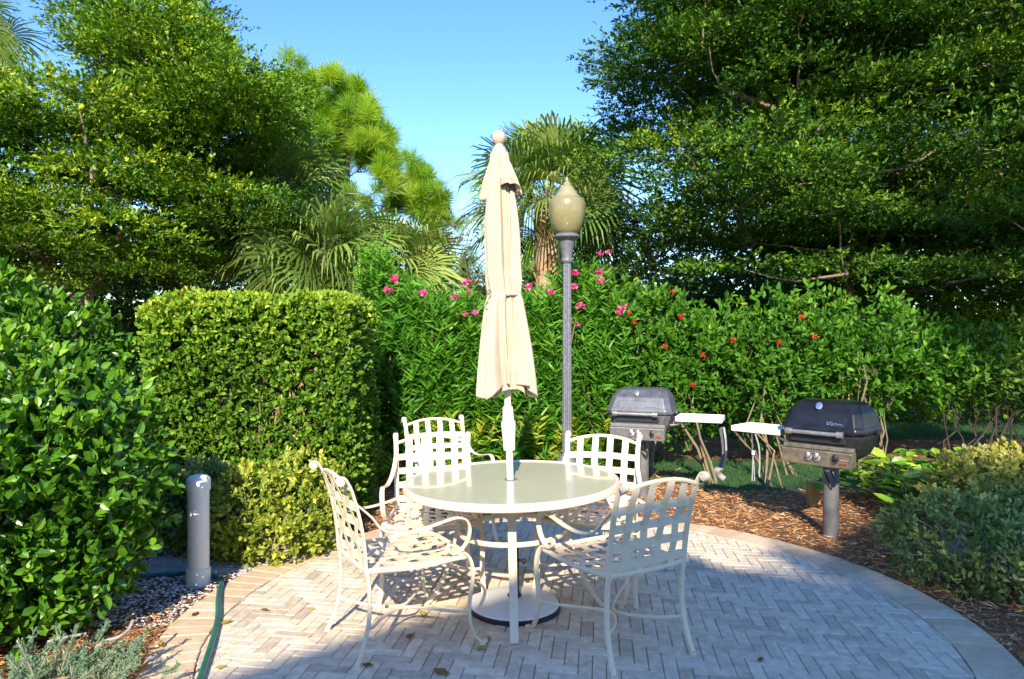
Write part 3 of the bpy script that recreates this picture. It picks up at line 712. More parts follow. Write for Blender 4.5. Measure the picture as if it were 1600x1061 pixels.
gl_ = make_grill(1.245, 6.5, math.radians(-22), 'weathered grey grill on a post with its white shelf on the right', M['grey_lid'], M['grey_body'], M['panel_g'], 1, badge='b', knobs=3)
gr_ = make_grill(2.42, 5.18, math.radians(-46), 'black grill on a post with its white side shelf on the left, nearer the camera', M['black_lid'], M['black'], M['panel_s'], -1)
# things hanging from the shelves
q = P(1126, 676, 6.28)
st = thing('hanging_strap', 'dark and silver strap hanging from the end of the left grill shelf', 'strap', q)
mb = MB(); mb.sweep([Vector(a)-Vector(q) for a in cr([P(1127, 668, 6.28), P(1131, 690, 6.28), P(1132, 712, 6.28), P(1127, 728, 6.26), P(1120, 735, 6.25), P(1124, 742, 6.24), P(1132, 749, 6.22)])], .05, .008, side=(1, -.2, 0), sq=.5); mb.build('strap_band', M['strap'], st, True)
mb = MB(); mb.sweep([Vector(a)-Vector(q) for a in cr([P(1131, 668, 6.25), P(1134, 690, 6.24), P(1134, 715, 6.24), P(1128, 735, 6.24)])], .022, .006, side=(1, .5, 0), sq=.5); mb.build('strap_lining', M['strap_s'], st, True)
q = P(1176, 678, 5.42)
bt = thing('grill_tool', 'thin metal barbecue tool with a white grip hanging under the right grill shelf', 'barbecue tool', q)
mb = MB()
for dx in (-2, 2): mb.sweep([Vector(a)-Vector(q) for a in cr([P(1175, 678, 5.42), P(1176, 705, 5.42), P(1177+dx*.4, 725, 5.42), P(1177+dx, 752, 5.42)])], .008, .006)
mb.build('tongs', M['strap_s'], bt, True)
mb = MB(); mb.box(Vector(P(1177, 708, 5.41))-Vector(q), (.024, .012, .034), bev=.003); mb.build('grip', M['white_pl'], bt)
mb = MB(); mb.sweep([Vector(a)-Vector(q) for a in cr([P(1180, 678, 5.46), P(1186, 700, 5.46), P(1187, 730, 5.46), P(1186, 738, 5.46), P(1187, 746, 5.46)])], .012, .008, scale=None); mb.build('brush', M['strap_s'], bt, True)

# ------------------------------------------------------------------ BOLLARD, HOSE, SLABS, BOX
q = G(310, 913)
b = thing('bollard', 'cream plastic pipe bollard with a domed cap beside the hedge', 'bollard', q)
mb = MB(); mb.lathe([(.0625, 0), (.0625, .60)], 40); mb.build('pipe', M['bollard'], b, True)
mb = MB(); mb.lathe([(.070, -.01), (.070, .095), (.068, .10), (.064, .101)], 40); mb.build('collar', M['bollard'], b, True)
mb = MB(); mb.lathe([(.064, .578), (.069, .578), (.070, .583), (.070, .640), (.066, .652), (.050, .664), (.028, .671), (.004, .674)], 40); mb.build('cap', M['bollard'], b, True)
r = .0145
hp = [G(300, 1110), G(318, 1055), G(332, 1010), G(340, 975), G(341, 948), G(343, 930), G(346, 918), G(340, 909), G(330, 904), G(318, 902), G(290, 901), G(250, 904), G(215, 906), G(160, 912)]
pts = [Vector((p[0], p[1], r+(.014 if np.hypot(p[0]-PC[0], p[1]-PC[1]) < PR+.03 else .006))) for p in hp]
pts[1].z += .002
mb = MB(); mb.sweep(cr(pts, 8), 2*r, 2*r, n=10, sq=1); o = mb.build('garden_hose', M['hose'], None, True); tag(o, 'dark green garden hose lying across the edge of the patio', 'hose')
for (px0, px1, y0, y1, lab) in ((222, 312, 873, 903, 'weathered concrete stepping slab left of the bollard'), (322, 402, 872, 897, 'weathered concrete stepping slab right of the bollard, against the patio edge')):
    a, b_, c_, d_ = G(px0+4, y1), G(px1-14 if px0 < 300 else px1-16, y1-2), G(px1, y0+1), G(px0+14, y0)
    mb = MB(); V = [(*p[:2], z) for z in (-.02, .014) for p in (a, b_, c_, d_)]
    V = [(*p[:2], -.02) for p in (a, b_, c_, d_)]+[(*p[:2], .016) for p in (a, b_, c_, d_)]
    mb.add(V, [(3, 2, 1, 0), (4, 5, 6, 7), (0, 1, 5, 4), (1, 2, 6, 5), (2, 3, 7, 6), (3, 0, 4, 7)])
    o = mb.build('stepping_slab', M['slab'], None); bv = o.modifiers.new('b', 'BEVEL'); bv.width = .006; tag(o, lab, 'slab', 'stepping slabs by the bollard')
q = G(1271, 790)
bx = thing('stake_box', 'small tan box standing in the mulch behind the black grill post', 'box', q)
mb = MB(); mb.box((0, 0, .10), (.105, .07, .20), bev=.006); mb.build('box_body', M['wood_box'], bx)
mb = MB(); mb.box((0, 0, .208), (.112, .078, .014), bev=.004); mb.build('box_cap', M['wood_box'], bx)

# fallen leaves on the patio
def fallen(px, py, L, lab, k):
    p = G(px, py); p[2] = ZT+.004
    n = 1; nu = 9; V = []; T = []
    yaw = k*2.3; curl = .25+.5*((k*37) % 10)/10
    for i in range(nu):
        t = i/(nu-1); wd = .5*math.sin(PI*min(1, t*1.02+.02))**.8*(1-.25*t)
        for s in (-1, -.5, 0, .5, 1):
            x = s*wd*.5; V.append((x*L, (t-.5)*L, L*(curl*abs(s)**1.5*wd*.8+.35*curl*(2*t-1)**2+.03*math.sin(9*t+3*s))))
    for i in range(nu-1):
        for j in range(4): a = i*5+j; T += [(a, a+1, a+6), (a, a+6, a+5)]
    me = mesh_np('fallen_leaf', V, T, M['lf_dead'], np.full(len(T), ((k*53) % 100)/100), True)
    o = link('fallen_leaf', me); o.location = p; o.rotation_euler = (0, 0, yaw); o.modifiers.new('s', 'SOLIDIFY').thickness = .0012
    tag(o, lab, 'leaf', 'fallen leaves on the paving')
FL = [(305, 965, .06, 'curled brown leaf on the tan border left of the hose'), (352, 980, .06, 'dry leaf lying against the right side of the hose'), (414, 959, .05, 'small rusty leaf on the sunlit bricks between hose and left chair'),
      (252, 1014, .07, 'yellow leaf on the tan border near the bottom left corner'), (222, 1052, .07, 'brown leaf at the bottom edge on the tan border'), (345, 1050, .05, 'pale leaf beside the hose at the bottom edge'),
      (574, 1046, .06, 'olive leaf at the foot of the left chair'), (661, 968, .07, 'green brown leaf on the bricks under the stretcher of the left chair'), (641, 1001, .06, 'curled brown leaf in front of the left chair'),
      (752, 1020, .07, 'brown leaf between the chair foot and the front table leg'), (690, 1057, .09, 'large brown leaf at the bottom edge left of the front table leg'), (764, 1004, .045, 'narrow rusty leaf beside the foot of the front table leg'),
      (1188, 1038, .05, 'dark leaf on the shaded bricks right of the near chair'), (487, 957, .04, 'tiny brown leaf on the sunlit bricks beside the left chair leg'), (440, 861, .06, 'yellow leaf on the tan border near the small yellow shrub')]
for k, f in enumerate(FL): fallen(*f, k)

# ------------------------------------------------------------------ PLANTS
def foliage(name, root, parts, mat): 
    V, T, R = cat(parts); return link(name, mesh_np(name, V, T, mat, R), root)
def ring_pts(n, f):  # rejection sample inside a region f(x) -> bool, returns (n,3)
    out = []
    while sum(map(len, out)) < n:
        q = f(n*3); out.append(q)
    return np.concatenate(out)[:n]

# clipped hedge: rounded block
def hedge():
    x0, x1, y0, y1, z1 = -2.93, -1.20, 5.25, 6.35, 1.86
    root = thing('clipped_hedge', 'tall clipped green hedge block with a yellow-green top, left of the oleanders', 'hedge', ((x0+x1)/2, 5.8, 0))
    def shell(n, depth):
        c = np.array([(x0+x1)/2, (y0+y1)/2, z1/2]); h = np.array([(x1-x0)/2, (y1-y0)/2, z1/2]); rr = .20
        # random point on box faces: weights front, top, left, right, back
        f = rng.choice(5, n, p=[.46, .22, .12, .12, .08]); u = rng.uniform(-1, 1, (n, 2)); q = np.zeros((n, 3)); nr = np.zeros((n, 3))
        for k, (ax, sg, i, j) in enumerate(((1, -1, 0, 2), (2, 1, 0, 1), (0, -1, 1, 2), (0, 1, 1, 2), (1, 1, 0, 2))):
            m = f == k; q[m, ax] = sg*h[ax]; q[m, i] = u[m, 0]*h[i]; q[m, j] = u[m, 1]*h[j]
        # round the corners
        inner = np.clip(q, -(h-rr), h-rr); d = q-inner; l = np.linalg.norm(d, axis=1, keepdims=True); nr = d/np.maximum(l, 1e-6)
        q = inner+nr*np.minimum(l, rr)
        bot = q[:, 2] < -h[2]+rr; q[bot, 2] = np.clip(q[bot, 2], -h[2]+.1, None); nr[bot, 2] = np.abs(nr[bot, 2])*.3
        lump = .022*np.sin(q[:, 0]*6+1)*np.sin(q[:, 2]*5+q[:, 1]*3)+.012*np.sin(q[:, 0]*13+q[:, 2]*9)
        q = q+nr*(lump[:, None]-depth)
        # undercut towards the foot
        return q+c, nr
    pts, nr = shell(4700, (rng.random(4700)**1.4*.09)[:, None]-.01)
    B = pts-nr*.05; D = unit(nr*.8+rng.normal(size=nr.shape)*.5+[0, 0, .35])
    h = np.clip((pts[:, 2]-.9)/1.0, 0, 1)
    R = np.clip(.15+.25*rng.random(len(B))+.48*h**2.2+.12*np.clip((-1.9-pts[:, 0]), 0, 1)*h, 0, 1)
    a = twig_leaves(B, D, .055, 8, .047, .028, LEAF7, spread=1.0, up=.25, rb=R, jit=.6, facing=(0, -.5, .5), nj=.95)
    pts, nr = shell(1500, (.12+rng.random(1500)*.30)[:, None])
    bb = twig_leaves(pts, unit(nr+rng.normal(size=nr.shape)), .12, 10, .07, .045, LEAF4, spread=1.2, rb=rng.random(1500)*.3, facing=(0, -.4, .5))  # inner leaves coloured darker, imitating shade inside the hedge
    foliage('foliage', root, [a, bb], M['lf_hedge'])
    mb = MB()
    for k in range(46):
        x = rng.uniform(x0+.3, x1-.3); y = rng.uniform(y0+.3, y1-.3)
        limb(mb, (x*.9-.2, y, -.02), (x+rng.normal()*.15, y+rng.normal()*.15, rng.uniform(1.0, 1.7)), .016, .006, 0, 5, 5)
    mb.build('stems', M['bark'], root, True, True)
hedge()

# loose rounded bushes with big leaves
def bush(name, label, blobs, nt, leafm, nl, L, W, tpl=LEAF7, base=None, stems=14, tl=.12, cat_='bush', group=None, inner=.4, facing=(0, -.45, .8), up=.3, rtop=.45, stemm='bark', zmin=.05, rbase=.1):
    blobs = np.array(blobs, float); base = base if base is not None else (blobs[:, 0].mean(), blobs[:, 1].mean(), 0)
    root = thing(name, label, cat_, base, 0, group)
    wts = (blobs[:, 3]*blobs[:, 5]+blobs[:, 4]*blobs[:, 5]+blobs[:, 3]*blobs[:, 4]); wts /= wts.sum()
    def samp(n, dlo, dhi):
        out = []; no = []
        while sum(map(len, out)) < n:
            k = rng.choice(len(blobs), n, p=wts); d = rdir(n); d[:, 1] -= .35; d = unit(d)
            q = blobs[k, :3]+d*blobs[k, 3:6]*(1-rng.uniform(dlo, dhi, (n, 1)))
            ins = np.zeros(n, bool)
            for j in range(len(blobs)):
                e = (((q-blobs[j, :3])/blobs[j, 3:6])**2).sum(1); ins |= (e < (1-dhi)**2*.9)&(k != j)
            ok = ~ins & (q[:, 2] > zmin); out.append(q[ok]); no.append(unit(d[ok]/blobs[k[ok], 3:6]))
        return np.concatenate(out)[:n], np.concatenate(no)[:n]
    pts, nr = samp(nt, -.06, .12)
    zt = (blobs[:, 2]+blobs[:, 5]).max()
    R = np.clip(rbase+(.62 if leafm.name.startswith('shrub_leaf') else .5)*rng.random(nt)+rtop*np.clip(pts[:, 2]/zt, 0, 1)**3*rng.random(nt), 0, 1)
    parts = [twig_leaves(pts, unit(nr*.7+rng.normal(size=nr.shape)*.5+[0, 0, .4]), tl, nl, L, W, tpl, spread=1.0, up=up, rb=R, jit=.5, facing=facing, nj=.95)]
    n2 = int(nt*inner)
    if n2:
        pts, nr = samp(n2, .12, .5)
        parts.append(twig_leaves(pts, unit(nr+rng.normal(size=nr.shape)), tl*1.3, nl, L*1.15, W*1.2, LEAF4, spread=1.2, rb=rng.random(n2)*.3, facing=facing))  # darker inner leaf colour stands in for shade within the bush
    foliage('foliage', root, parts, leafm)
    mb = MB()
    for k in range(stems):
        j = rng.integers(len(blobs)); c = blobs[j]; a = Vector(base)+Vector((rng.normal()*.12, rng.normal()*.12, -.03)); a.x += (c[0]-base[0])*.6; a.y += (c[1]-base[1])*.6
        e = Vector(c[:3])+Vector(rng.uniform(-.7, .7, 3)*c[3:6])
        q = limb(mb, a, e, .013, .005, 0, 5, 5, .12)
        for s in range(2): limb(mb, q[3], Vector(c[:3])+Vector(rng.uniform(-.95, .95, 3)*c[3:6]), .006, .003, 0, 3, 4, .1)
    if stems: mb.build('stems', M[stemm], root, True, True)
    return root
# near left bush (leaves large)
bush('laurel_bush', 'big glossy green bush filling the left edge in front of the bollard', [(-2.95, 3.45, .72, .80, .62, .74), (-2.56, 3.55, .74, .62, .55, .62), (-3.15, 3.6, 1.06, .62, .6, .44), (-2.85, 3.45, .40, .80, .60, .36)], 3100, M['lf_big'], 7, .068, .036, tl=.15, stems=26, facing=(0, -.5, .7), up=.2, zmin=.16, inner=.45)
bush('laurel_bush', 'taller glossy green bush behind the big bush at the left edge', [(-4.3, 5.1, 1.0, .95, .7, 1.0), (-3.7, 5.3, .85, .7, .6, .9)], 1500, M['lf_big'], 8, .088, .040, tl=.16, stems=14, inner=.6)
bush('yellow_shrub', 'small yellow-green variegated shrub in front of the hedge, beside the left chair', [(-1.80, 4.74, .28, .30, .28, .30), (-1.48, 4.86, .32, .27, .24, .33), (-1.62, 4.66, .18, .30, .22, .18)], 520, M['lf_yel'], 9, .042, .022, tl=.08, stems=16, cat_='shrub', stemm='twig_pale', zmin=.02)
bush('small_shrub', 'small dull green shrub behind the bollard in the shade of the hedge', [(-2.22, 4.92, .26, .34, .26, .30), (-2.45, 5.02, .22, .26, .22, .25)], 520, M['lf_dull'], 9, .040, .022, tl=.08, stems=10, cat_='shrub', zmin=.02)
bush('variegated_shrub', 'low rounded grey-green shrub with bare twigs at the right edge of the patio', [(2.82, 4.30, .18, .36, .42, .25), (3.15, 4.45, .18, .50, .5, .26), (3.0, 4.1, .14, .40, .40, .20), (3.6, 4.5, .17, .5, .55, .27)], 950, M['lf_dull'], 8, .044, .020, tl=.11, stems=60, cat_='shrub', stemm='twig_pale', rtop=.3, zmin=.04)
bush('sunlit_shrub_top', 'back top of the grey-green shrub, leaves coloured pale yellow to look sunlit', [(3.50, 5.10, .33, .36, .34, .27), (3.9, 5.10, .37, .42, .36, .29), (4.35, 5.10, .38, .5, .36, .30)], 1100, M['lf_sunlit_top'], 9, .046, .026, tl=.09, stems=14, cat_='shrub', stemm='twig_pale', rtop=.4, rbase=.25)  # sunlit back of the low shrub, drawn with paler leaves

# broad-leaved ground plant
def broad(cx, cy, n, spread_, label, hgt=.42):
    root = thing('broad_leaf_plant', label, 'plant', (cx, cy, 0))
    nn = n; a = rng.uniform(0, 2*PI, nn); el = rng.uniform(.2, 1.2, nn)
    c = np.column_stack([cx+rng.normal(size=nn)*spread_, cy+rng.normal(size=nn)*spread_*.45, rng.uniform(.12, hgt, nn)])
    d = np.stack([np.cos(a)*np.cos(el*.6), np.sin(a)*np.cos(el*.6), np.sin(el)*.5-.1], 1)
    V, T, R = leaves(c, d, unit(rng.normal(size=(nn, 3))*.3+[0, -.3, 1]), rng.uniform(.12, .24, nn), rng.uniform(.045, .085, nn), rng.random(nn), LEAF7)
    link('foliage', mesh_np('foliage', V, T, M['lf_big'], R), root)
    mb = MB()
    for k in range(0, nn, 3): limb(mb, (c[k, 0]*.12+cx*.88, c[k, 1]*.12+cy*.88, -.02), c[k], .006, .004, 0, 3, 4)
    mb.build('stems', M['stem_tan'], root, True, True)
broad(3.75, 6.25, 330, .42, 'clump of broad bright green leaves beyond the sunlit-coloured shrub top')
broad(3.25, 5.55, 60, .14, 'few large bright leaves at the left end of the sunlit-coloured shrub top', .4)
broad(4.9, 5.9, 160, .35, 'shaded broad green leaves at the right edge behind the sunlit-coloured shrub top')

# oleander: upright stems with whorls of narrow leaves
def oleander(label, x0, x1, y0, y1, top, n, nfl, seed):
    root = thing('oleander_bush', label, 'bush', ((x0+x1)/2, (y0+y1)/2, 0), 0, 'oleander bushes in a row')
    x = rng.uniform(x0, x1, n); y = y0+(y1-y0)*rng.random(n)**1.6
    tz = np.array([top(v) for v in x])
    z = .12+(tz-.12)*rng.random(n)**.75
    y = y+.25*((z/tz)**3)*.6
    B = np.column_stack([x, y, z-.32]); D = unit(np.column_stack([rng.normal(size=n)*.28, -.22+rng.normal(size=n)*.25, np.full(n, 1.0)]))
    TL = rng.uniform(.28, .45, n); nl = 22
    t = np.repeat(np.linspace(.12, 1, nl)[None], n, 0); bb = B[:, None]+D[:, None]*(t*TL[:, None])[..., None]
    az = rng.uniform(0, 2*PI, (n, 1))+np.arange(nl)[None]*2.2+rng.normal(size=(n, nl))*.2
    e = .1+.8*t; dd = np.stack([np.cos(az), np.sin(az), e], -1)+rng.normal(size=(n, nl, 3))*.32
    m = n*nl; nrm = unit(np.array([0, -.3, 1])+rng.normal(size=(m, 3))*.6)
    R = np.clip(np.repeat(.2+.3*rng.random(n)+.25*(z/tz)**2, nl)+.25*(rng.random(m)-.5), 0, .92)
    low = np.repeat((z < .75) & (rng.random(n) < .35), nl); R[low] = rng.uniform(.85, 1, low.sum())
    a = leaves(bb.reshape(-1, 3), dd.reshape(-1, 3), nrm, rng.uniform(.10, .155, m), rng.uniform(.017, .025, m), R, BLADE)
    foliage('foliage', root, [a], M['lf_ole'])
    mb = MB()
    for k in range(60):
        xx = rng.uniform(x0, x1); yy = rng.uniform(y0+.2, y1); h = top(xx)*rng.uniform(.75, .97)
        limb(mb, (xx+rng.normal()*.05, yy, -.02), (xx+rng.normal()*.12, yy+rng.normal()*.1, h), .014, .005, 0, 5, 5, .04)
    mb.build('stems', M['stem_tan'], root, True, True)
    return root
def flower(root, p, r, mat, n=22, name='flower_cluster'):
    p = np.asarray(p, float); d = rdir(n); d[:, 2] = np.abs(d[:, 2])*.7; c = p+rdir(n)*r*.55
    V, T, R = leaves(c, unit(d+[0, -.5, 0]), rdir(n), r*.75, r*.6, rng.random(n), LEAF7)
    return link(name, mesh_np(name, V, T, mat, R), root)
def topo(pts):
    X = [(p[0]-800)*6.9/F for p in pts]; Z = [CH+(HZ-p[1])*6.9/F for p in pts]
    return lambda v: float(np.interp(v, X, Z))
top_o = topo([(540, 470), (562, 395), (582, 372), (605, 400), (640, 440), (690, 455), (740, 460), (800, 455), (850, 455), (880, 430), (905, 390), (940, 400), (975, 450), (1010, 465)])
o1 = oleander('oleander bush rising tallest beside the clipped hedge', -1.62, -.62, 6.95, 7.9, top_o, 700, 0, 1)
o2 = oleander('oleander bush with pink flowers directly behind the parasol', -.66, .42, 7.1, 8.0, top_o, 740, 0, 2)
o3 = oleander('oleander bush with pink flowers right of the lamp post', .38, 1.25, 7.3, 8.2, top_o, 620, 0, 3)
for (px, py, rr) in ((615, 437, 11), (608, 454, 9), (661, 460, 9), (730, 442, 10), (733, 457, 7), (712, 466, 8), (725, 492, 6), (742, 491, 8)):
    q = P(px, py, 6.75); flower(o1 if px < 700 else o2, q, rr*6.75/F*.8, M['fl_pink'])
for (px, py, rr) in ((826, 449, 10), (862, 457, 9), (897, 427, 9), (897, 448, 8), (937, 426, 9), (938, 440, 9), (938, 397, 6), (907, 479, 9), (902, 508, 6), (973, 482, 9), (968, 490, 7), (950, 395, 5)):
    q = P(px, py, 7.0); flower(o2 if px < 880 else o3, q, rr*7/F*.8, M['fl_pink'])

# hibiscus: bare stems below, leafy above
def hib(label, blobs, nt, stems, mat=None, name='hibiscus_bush', L=.085, group='hibiscus bushes in a row', sm='stem_tan', facing=(0, -.5, .7)):
    blobs = np.array(blobs, float); bx, by_ = blobs[:, 0].mean(), blobs[:, 1].mean()
    root = bush(name, label, blobs, nt, mat or M['lf_hib'], 9, L, L*.45, tl=.24, stems=0, group=group, inner=.35, zmin=.25, facing=facing)
    mb = MB()
    for (sx, sy, n) in stems:
        for k in range(n):
            j = rng.integers(len(blobs)); c = blobs[j]
            e = Vector(c[:3])+Vector(rng.uniform(-.9, .9, 3)*c[3:6]); a = Vector((sx+rng.normal()*.05, sy+rng.normal()*.05, -.03))
            e.x = e.x*.6+sx*.4
            q = limb(mb, a, e, rng.uniform(.010, .018), .004, 0, 6, 6, .07)
            for s in range(2): limb(mb, q[3+s], q[3+s]+Vector((rng.normal()*.14, rng.normal()*.12, rng.uniform(.2, .5))), .006, .003, 0, 3, 4, .08)
    mb.build('stems', M[sm], root, True, True)
    return root
h1 = hib('hibiscus bush with red flowers behind the grey grill', [(1.35, 7.9, 1.38, .55, .50, .52), (1.95, 7.9, 1.25, .58, .5, .44), (1.15, 7.8, 1.72, .26, .3, .34), (1.7, 7.8, 1.60, .24, .3, .30), (1.5, 7.7, .95, .50, .4, .36), (1.9, 8.4, .75, .6, .3, .45)], 760, [(2.15, 7.15, 4), (1.5, 7.6, 4)])
h2 = hib('hibiscus bush with red flowers between the two grills', [(2.6, 8.0, 1.22, .60, .5, .42), (3.2, 7.9, 1.28, .60, .5, .44), (2.4, 7.8, 1.52, .22, .3, .28), (3.0, 7.8, 1.62, .20, .3, .26), (3.45, 7.8, 1.60, .22, .3, .32), (2.85, 7.75, 1.0, .45, .4, .25), (2.9, 8.5, .75, .6, .3, .42)], 720, [(2.62, 7.0, 5), (3.1, 7.6, 3)])
h3 = hib('dark shaded hibiscus bush right of the black grill', [(3.95, 8.0, 1.22, .6, .5, .40), (4.15, 7.9, 1.62, .22, .3, .34), (4.6, 8.1, 1.25, .6, .5, .38)], 440, [(3.55, 7.0, 4), (4.2, 7.8, 7)], sm='stem_tan')
h4 = hib('leafy bush coloured dark as if shaded, with thin bare stems at the right edge', [(5.4, 8.1, 1.15, .7, .5, .36), (6.2, 8.1, 1.25, .7, .5, .36), (7.0, 8.1, 1.2, .7, .5, .36)], 460, [(5.0, 7.8, 5), (5.35, 7.9, 5), (5.7, 7.8, 5), (6.05, 7.9, 5), (6.4, 7.8, 4), (6.75, 7.9, 4), (7.1, 7.8, 3)], mat=M['lf_olive'], name='hibiscus_bush', sm='stem_shaded')  # darker leaf and stem colours imitate shade on this bush
for (px, py) in ((983, 492), (992, 504), (1050, 458), (1065, 495), (1040, 543), (1097, 556), (1145, 532), (1217, 537), (1252, 496), (1274, 528), (1174, 600), (1082, 602)):
    flower(h1 if px < 1130 else (h2 if px < 1290 else h3), P(px, py, 7.25), .036, M['fl_red'], 14, 'flower')

# juniper sprigs bottom left
def juniper(label, px, py, dx, n):
    q = G(px, py); root = thing('juniper', label, 'juniper', q)
    parts = []; mb = MB()
    for k in range(n):
        a = rng.uniform(-.9, .9)+dx; L = rng.uniform(.14, .27)
        d0 = Vector((math.sin(a), math.cos(a)*.35-.2, .75)).normalized(); s = Vector(q)+Vector((rng.normal()*.07, rng.normal()*.06, 0))
        e = s+d0*L; mb.sweep([s, (s+e)/2+Vector((0, 0, .01)), e], .006, .006, n=5, sq=1)
        m = 46; t = rng.uniform(.12, 1, m); B = np.array(s)+np.outer(t*L, np.array(d0)); D = unit(np.array(d0)*1.1+rng.normal(size=(m, 3))*.5)
        tl = .055*(1.25-t)[:, None]
        parts.append(twig_leaves(B, D, tl[:, 0], 9, .014, .0035, LEAF4, spread=.5, up=.1, rb=rng.random(m)*.8))
    foliage('foliage', root, parts, M['lf_jun']); mb.build('stems', M['bark_grey'], root, True, True)
juniper('blue-green juniper tuft at the bottom left corner', 35, 1085, -.1, 12)
juniper('blue-green juniper tuft leaning right under the big bush', 105, 1068, .5, 16)
juniper('small blue-green juniper tuft nearest the patio border', 165, 1080, .3, 9)
# bare curved twigs
q = [P(75, 1003, 3.0), P(100, 997, 3.0), P(135, 990, 3.0)]
mb = MB(); mb.sweep(cr(q), .012, .012, n=6, sq=1); o = mb.build('bare_twig', M['twig_pale'], None, True); tag(o, 'short straight pale twig sticking out under the big bush', 'twig')
mb = MB(); mb.sweep(cr([P(150, 1012, 3.0), P(165, 1002, 3.0), P(185, 996, 3.0), P(200, 985, 3.05), P(208, 970, 3.1)]), .014, .014, n=6, sq=1)
o = mb.build('bare_twig', M['twig_pale'], None, True); tag(o, 'longer curved pale twig rising toward the patio beside the junipers', 'twig')

# palms
def fan_palm(name, label, base, head, nf, RL, rt, group=None, boots=True, up=(-.5, 1.2), blade=.62):
    base = Vector(base); head = Vector(head); root = thing(name, label, 'palm tree', base, 0, group)
    mb = MB(); pts = [base.lerp(head, t)+Vector((.03*math.sin(5*t), 0, 0)) for t in np.linspace(0, 1, 9)]
    mb.cur = .3; mb.sweep(pts, 2*rt, 2*rt, n=14, sq=1)
    if boots:
        H = (head-base).length; k = 0; z = .2
        while z < H:
            a = k*2.4; t = z/H; p = base.lerp(head, t); o = Vector((math.cos(a), math.sin(a), 0)); mb.cur = rng.random()
            s = rt*rng.uniform(.9, 1.1); sd_ = Vector((-math.sin(a), math.cos(a), 0))
            q = p+o*rt*.85; l = rng.uniform(.20, .34)
            V = [q-sd_*.10, q+sd_*.10, q+o*.07+sd_*.05+Vector((0, 0, l*.6)), q+o*.07-sd_*.05+Vector((0, 0, l*.6)), q+o*.14+sd_*.03+Vector((0, 0, l)), q+o*.14-sd_*.03+Vector((0, 0, l)), q+o*.02+Vector((0, 0, l*.4))]
            mb.add(V, [(0, 1, 2, 3), (3, 2, 4, 5), (1, 6, 2), (0, 3, 6), (6, 4, 2), (6, 3, 5), (6, 5, 4)])
            z += .035; k += 1
    mb.build('trunk', M['boot'], root, False, True)
    for k in range(nf):
        az = k*2.39996; el = up[0]+(up[1]-up[0])*((k+.5)/nf); pl = RL*rng.uniform(.75, 1.1)
        o = Vector((math.cos(az)*math.cos(el), math.sin(az)*math.cos(el), math.sin(el)))
        tip = head+o*pl+Vector((0, 0, -.10*pl)); mid = head+o*pl*.5+Vector((0, 0, .05*pl))
        m = MB(); m.cur = .8; m.sweep([head, mid, tip], .022, .014, n=5, sq=1, scale=[1.3, 1, .6])
        nb_ = 40; dcs = (tip-mid).normalized(); sdv = dcs.cross(Vector((0, 0, 1)));
        if sdv.length < .1: sdv = Vector((1, 0, 0))
        sdv.normalize(); nrm = sdv.cross(dcs); ro = rng.normal()*.75; sdv, nrm = sdv*math.cos(ro)+nrm*math.sin(ro), nrm*math.cos(ro)-sdv*math.sin(ro); rb = rng.random(); bl = blade*rng.uniform(.85, 1.1)
        for j in range(nb_):
            f = (j+.5)/nb_*2-1; a = f*2.35; dr_ = dcs*math.cos(a)+sdv*math.sin(a)+nrm*(.28*abs(f)-.10)
            L = bl*(1-.30*abs(f)**2)*rng.uniform(.82, 1.08); dk = rng.uniform(.5, 1.6)
            wv = (-dcs*math.sin(a)+sdv*math.cos(a))*.014*(L/.6); p0 = tip; p1 = tip+dr_*L*.55; p2 = p1+(dr_*L*.33)+Vector((0, 0, -.13*L*dk)); p3 = p2+(dr_*.12*L)+Vector((0, 0, -.20*L*dk))
            fold = nrm*.006*(1 if j % 2 else -1)
            m.cur = float(np.clip(rb*.6+.3*rng.random(), 0, .95))
            m.add([p0-wv*.15, p0+wv*.15, p1+wv+fold, p1-wv+fold, p2+wv*.7, p2-wv*.7, p3], [(0, 1, 2, 3), (3, 2, 4, 5), (5, 4, 6)])
        m.build('frond', M['lf_palm'], root, False, True)
    return root
fan_palm('cabbage_palm', 'cabbage palm with a shaggy brown trunk behind the lamp post', (.70, 12, 0), P(858, 322, 12), 54, 1.0, .24, up=(-.45, 1.4), blade=.92)
fan_palm('cabbage_palm', 'low fan palm with long drooping blades between the left trees and the pine', (-3.9, 11, 0), P(425, 330, 11), 40, .85, .15, up=(-.6, 1.3), blade=.95)
fan_palm('cabbage_palm', 'low fan palm right above the clipped hedge', (-3.0, 9.6, 0), P(500, 410, 9.6), 36, .60, .14, up=(-.4, 1.3), blade=.85)
fan_palm('cabbage_palm', 'small fan palm showing between the oleander tips and the brown tree', (-1.9, 10.5, 0), P(610, 420, 10.5), 26, .55, .13, up=(-.3, 1.2), blade=.75)
fan_palm('cabbage_palm', 'palm whose frond tips show in the top left corner', (-9.0, 10.8, 0), (-9.1, 10.8, 6.3), 30, .9, .17, up=(-.7, 1.3), blade=.75)

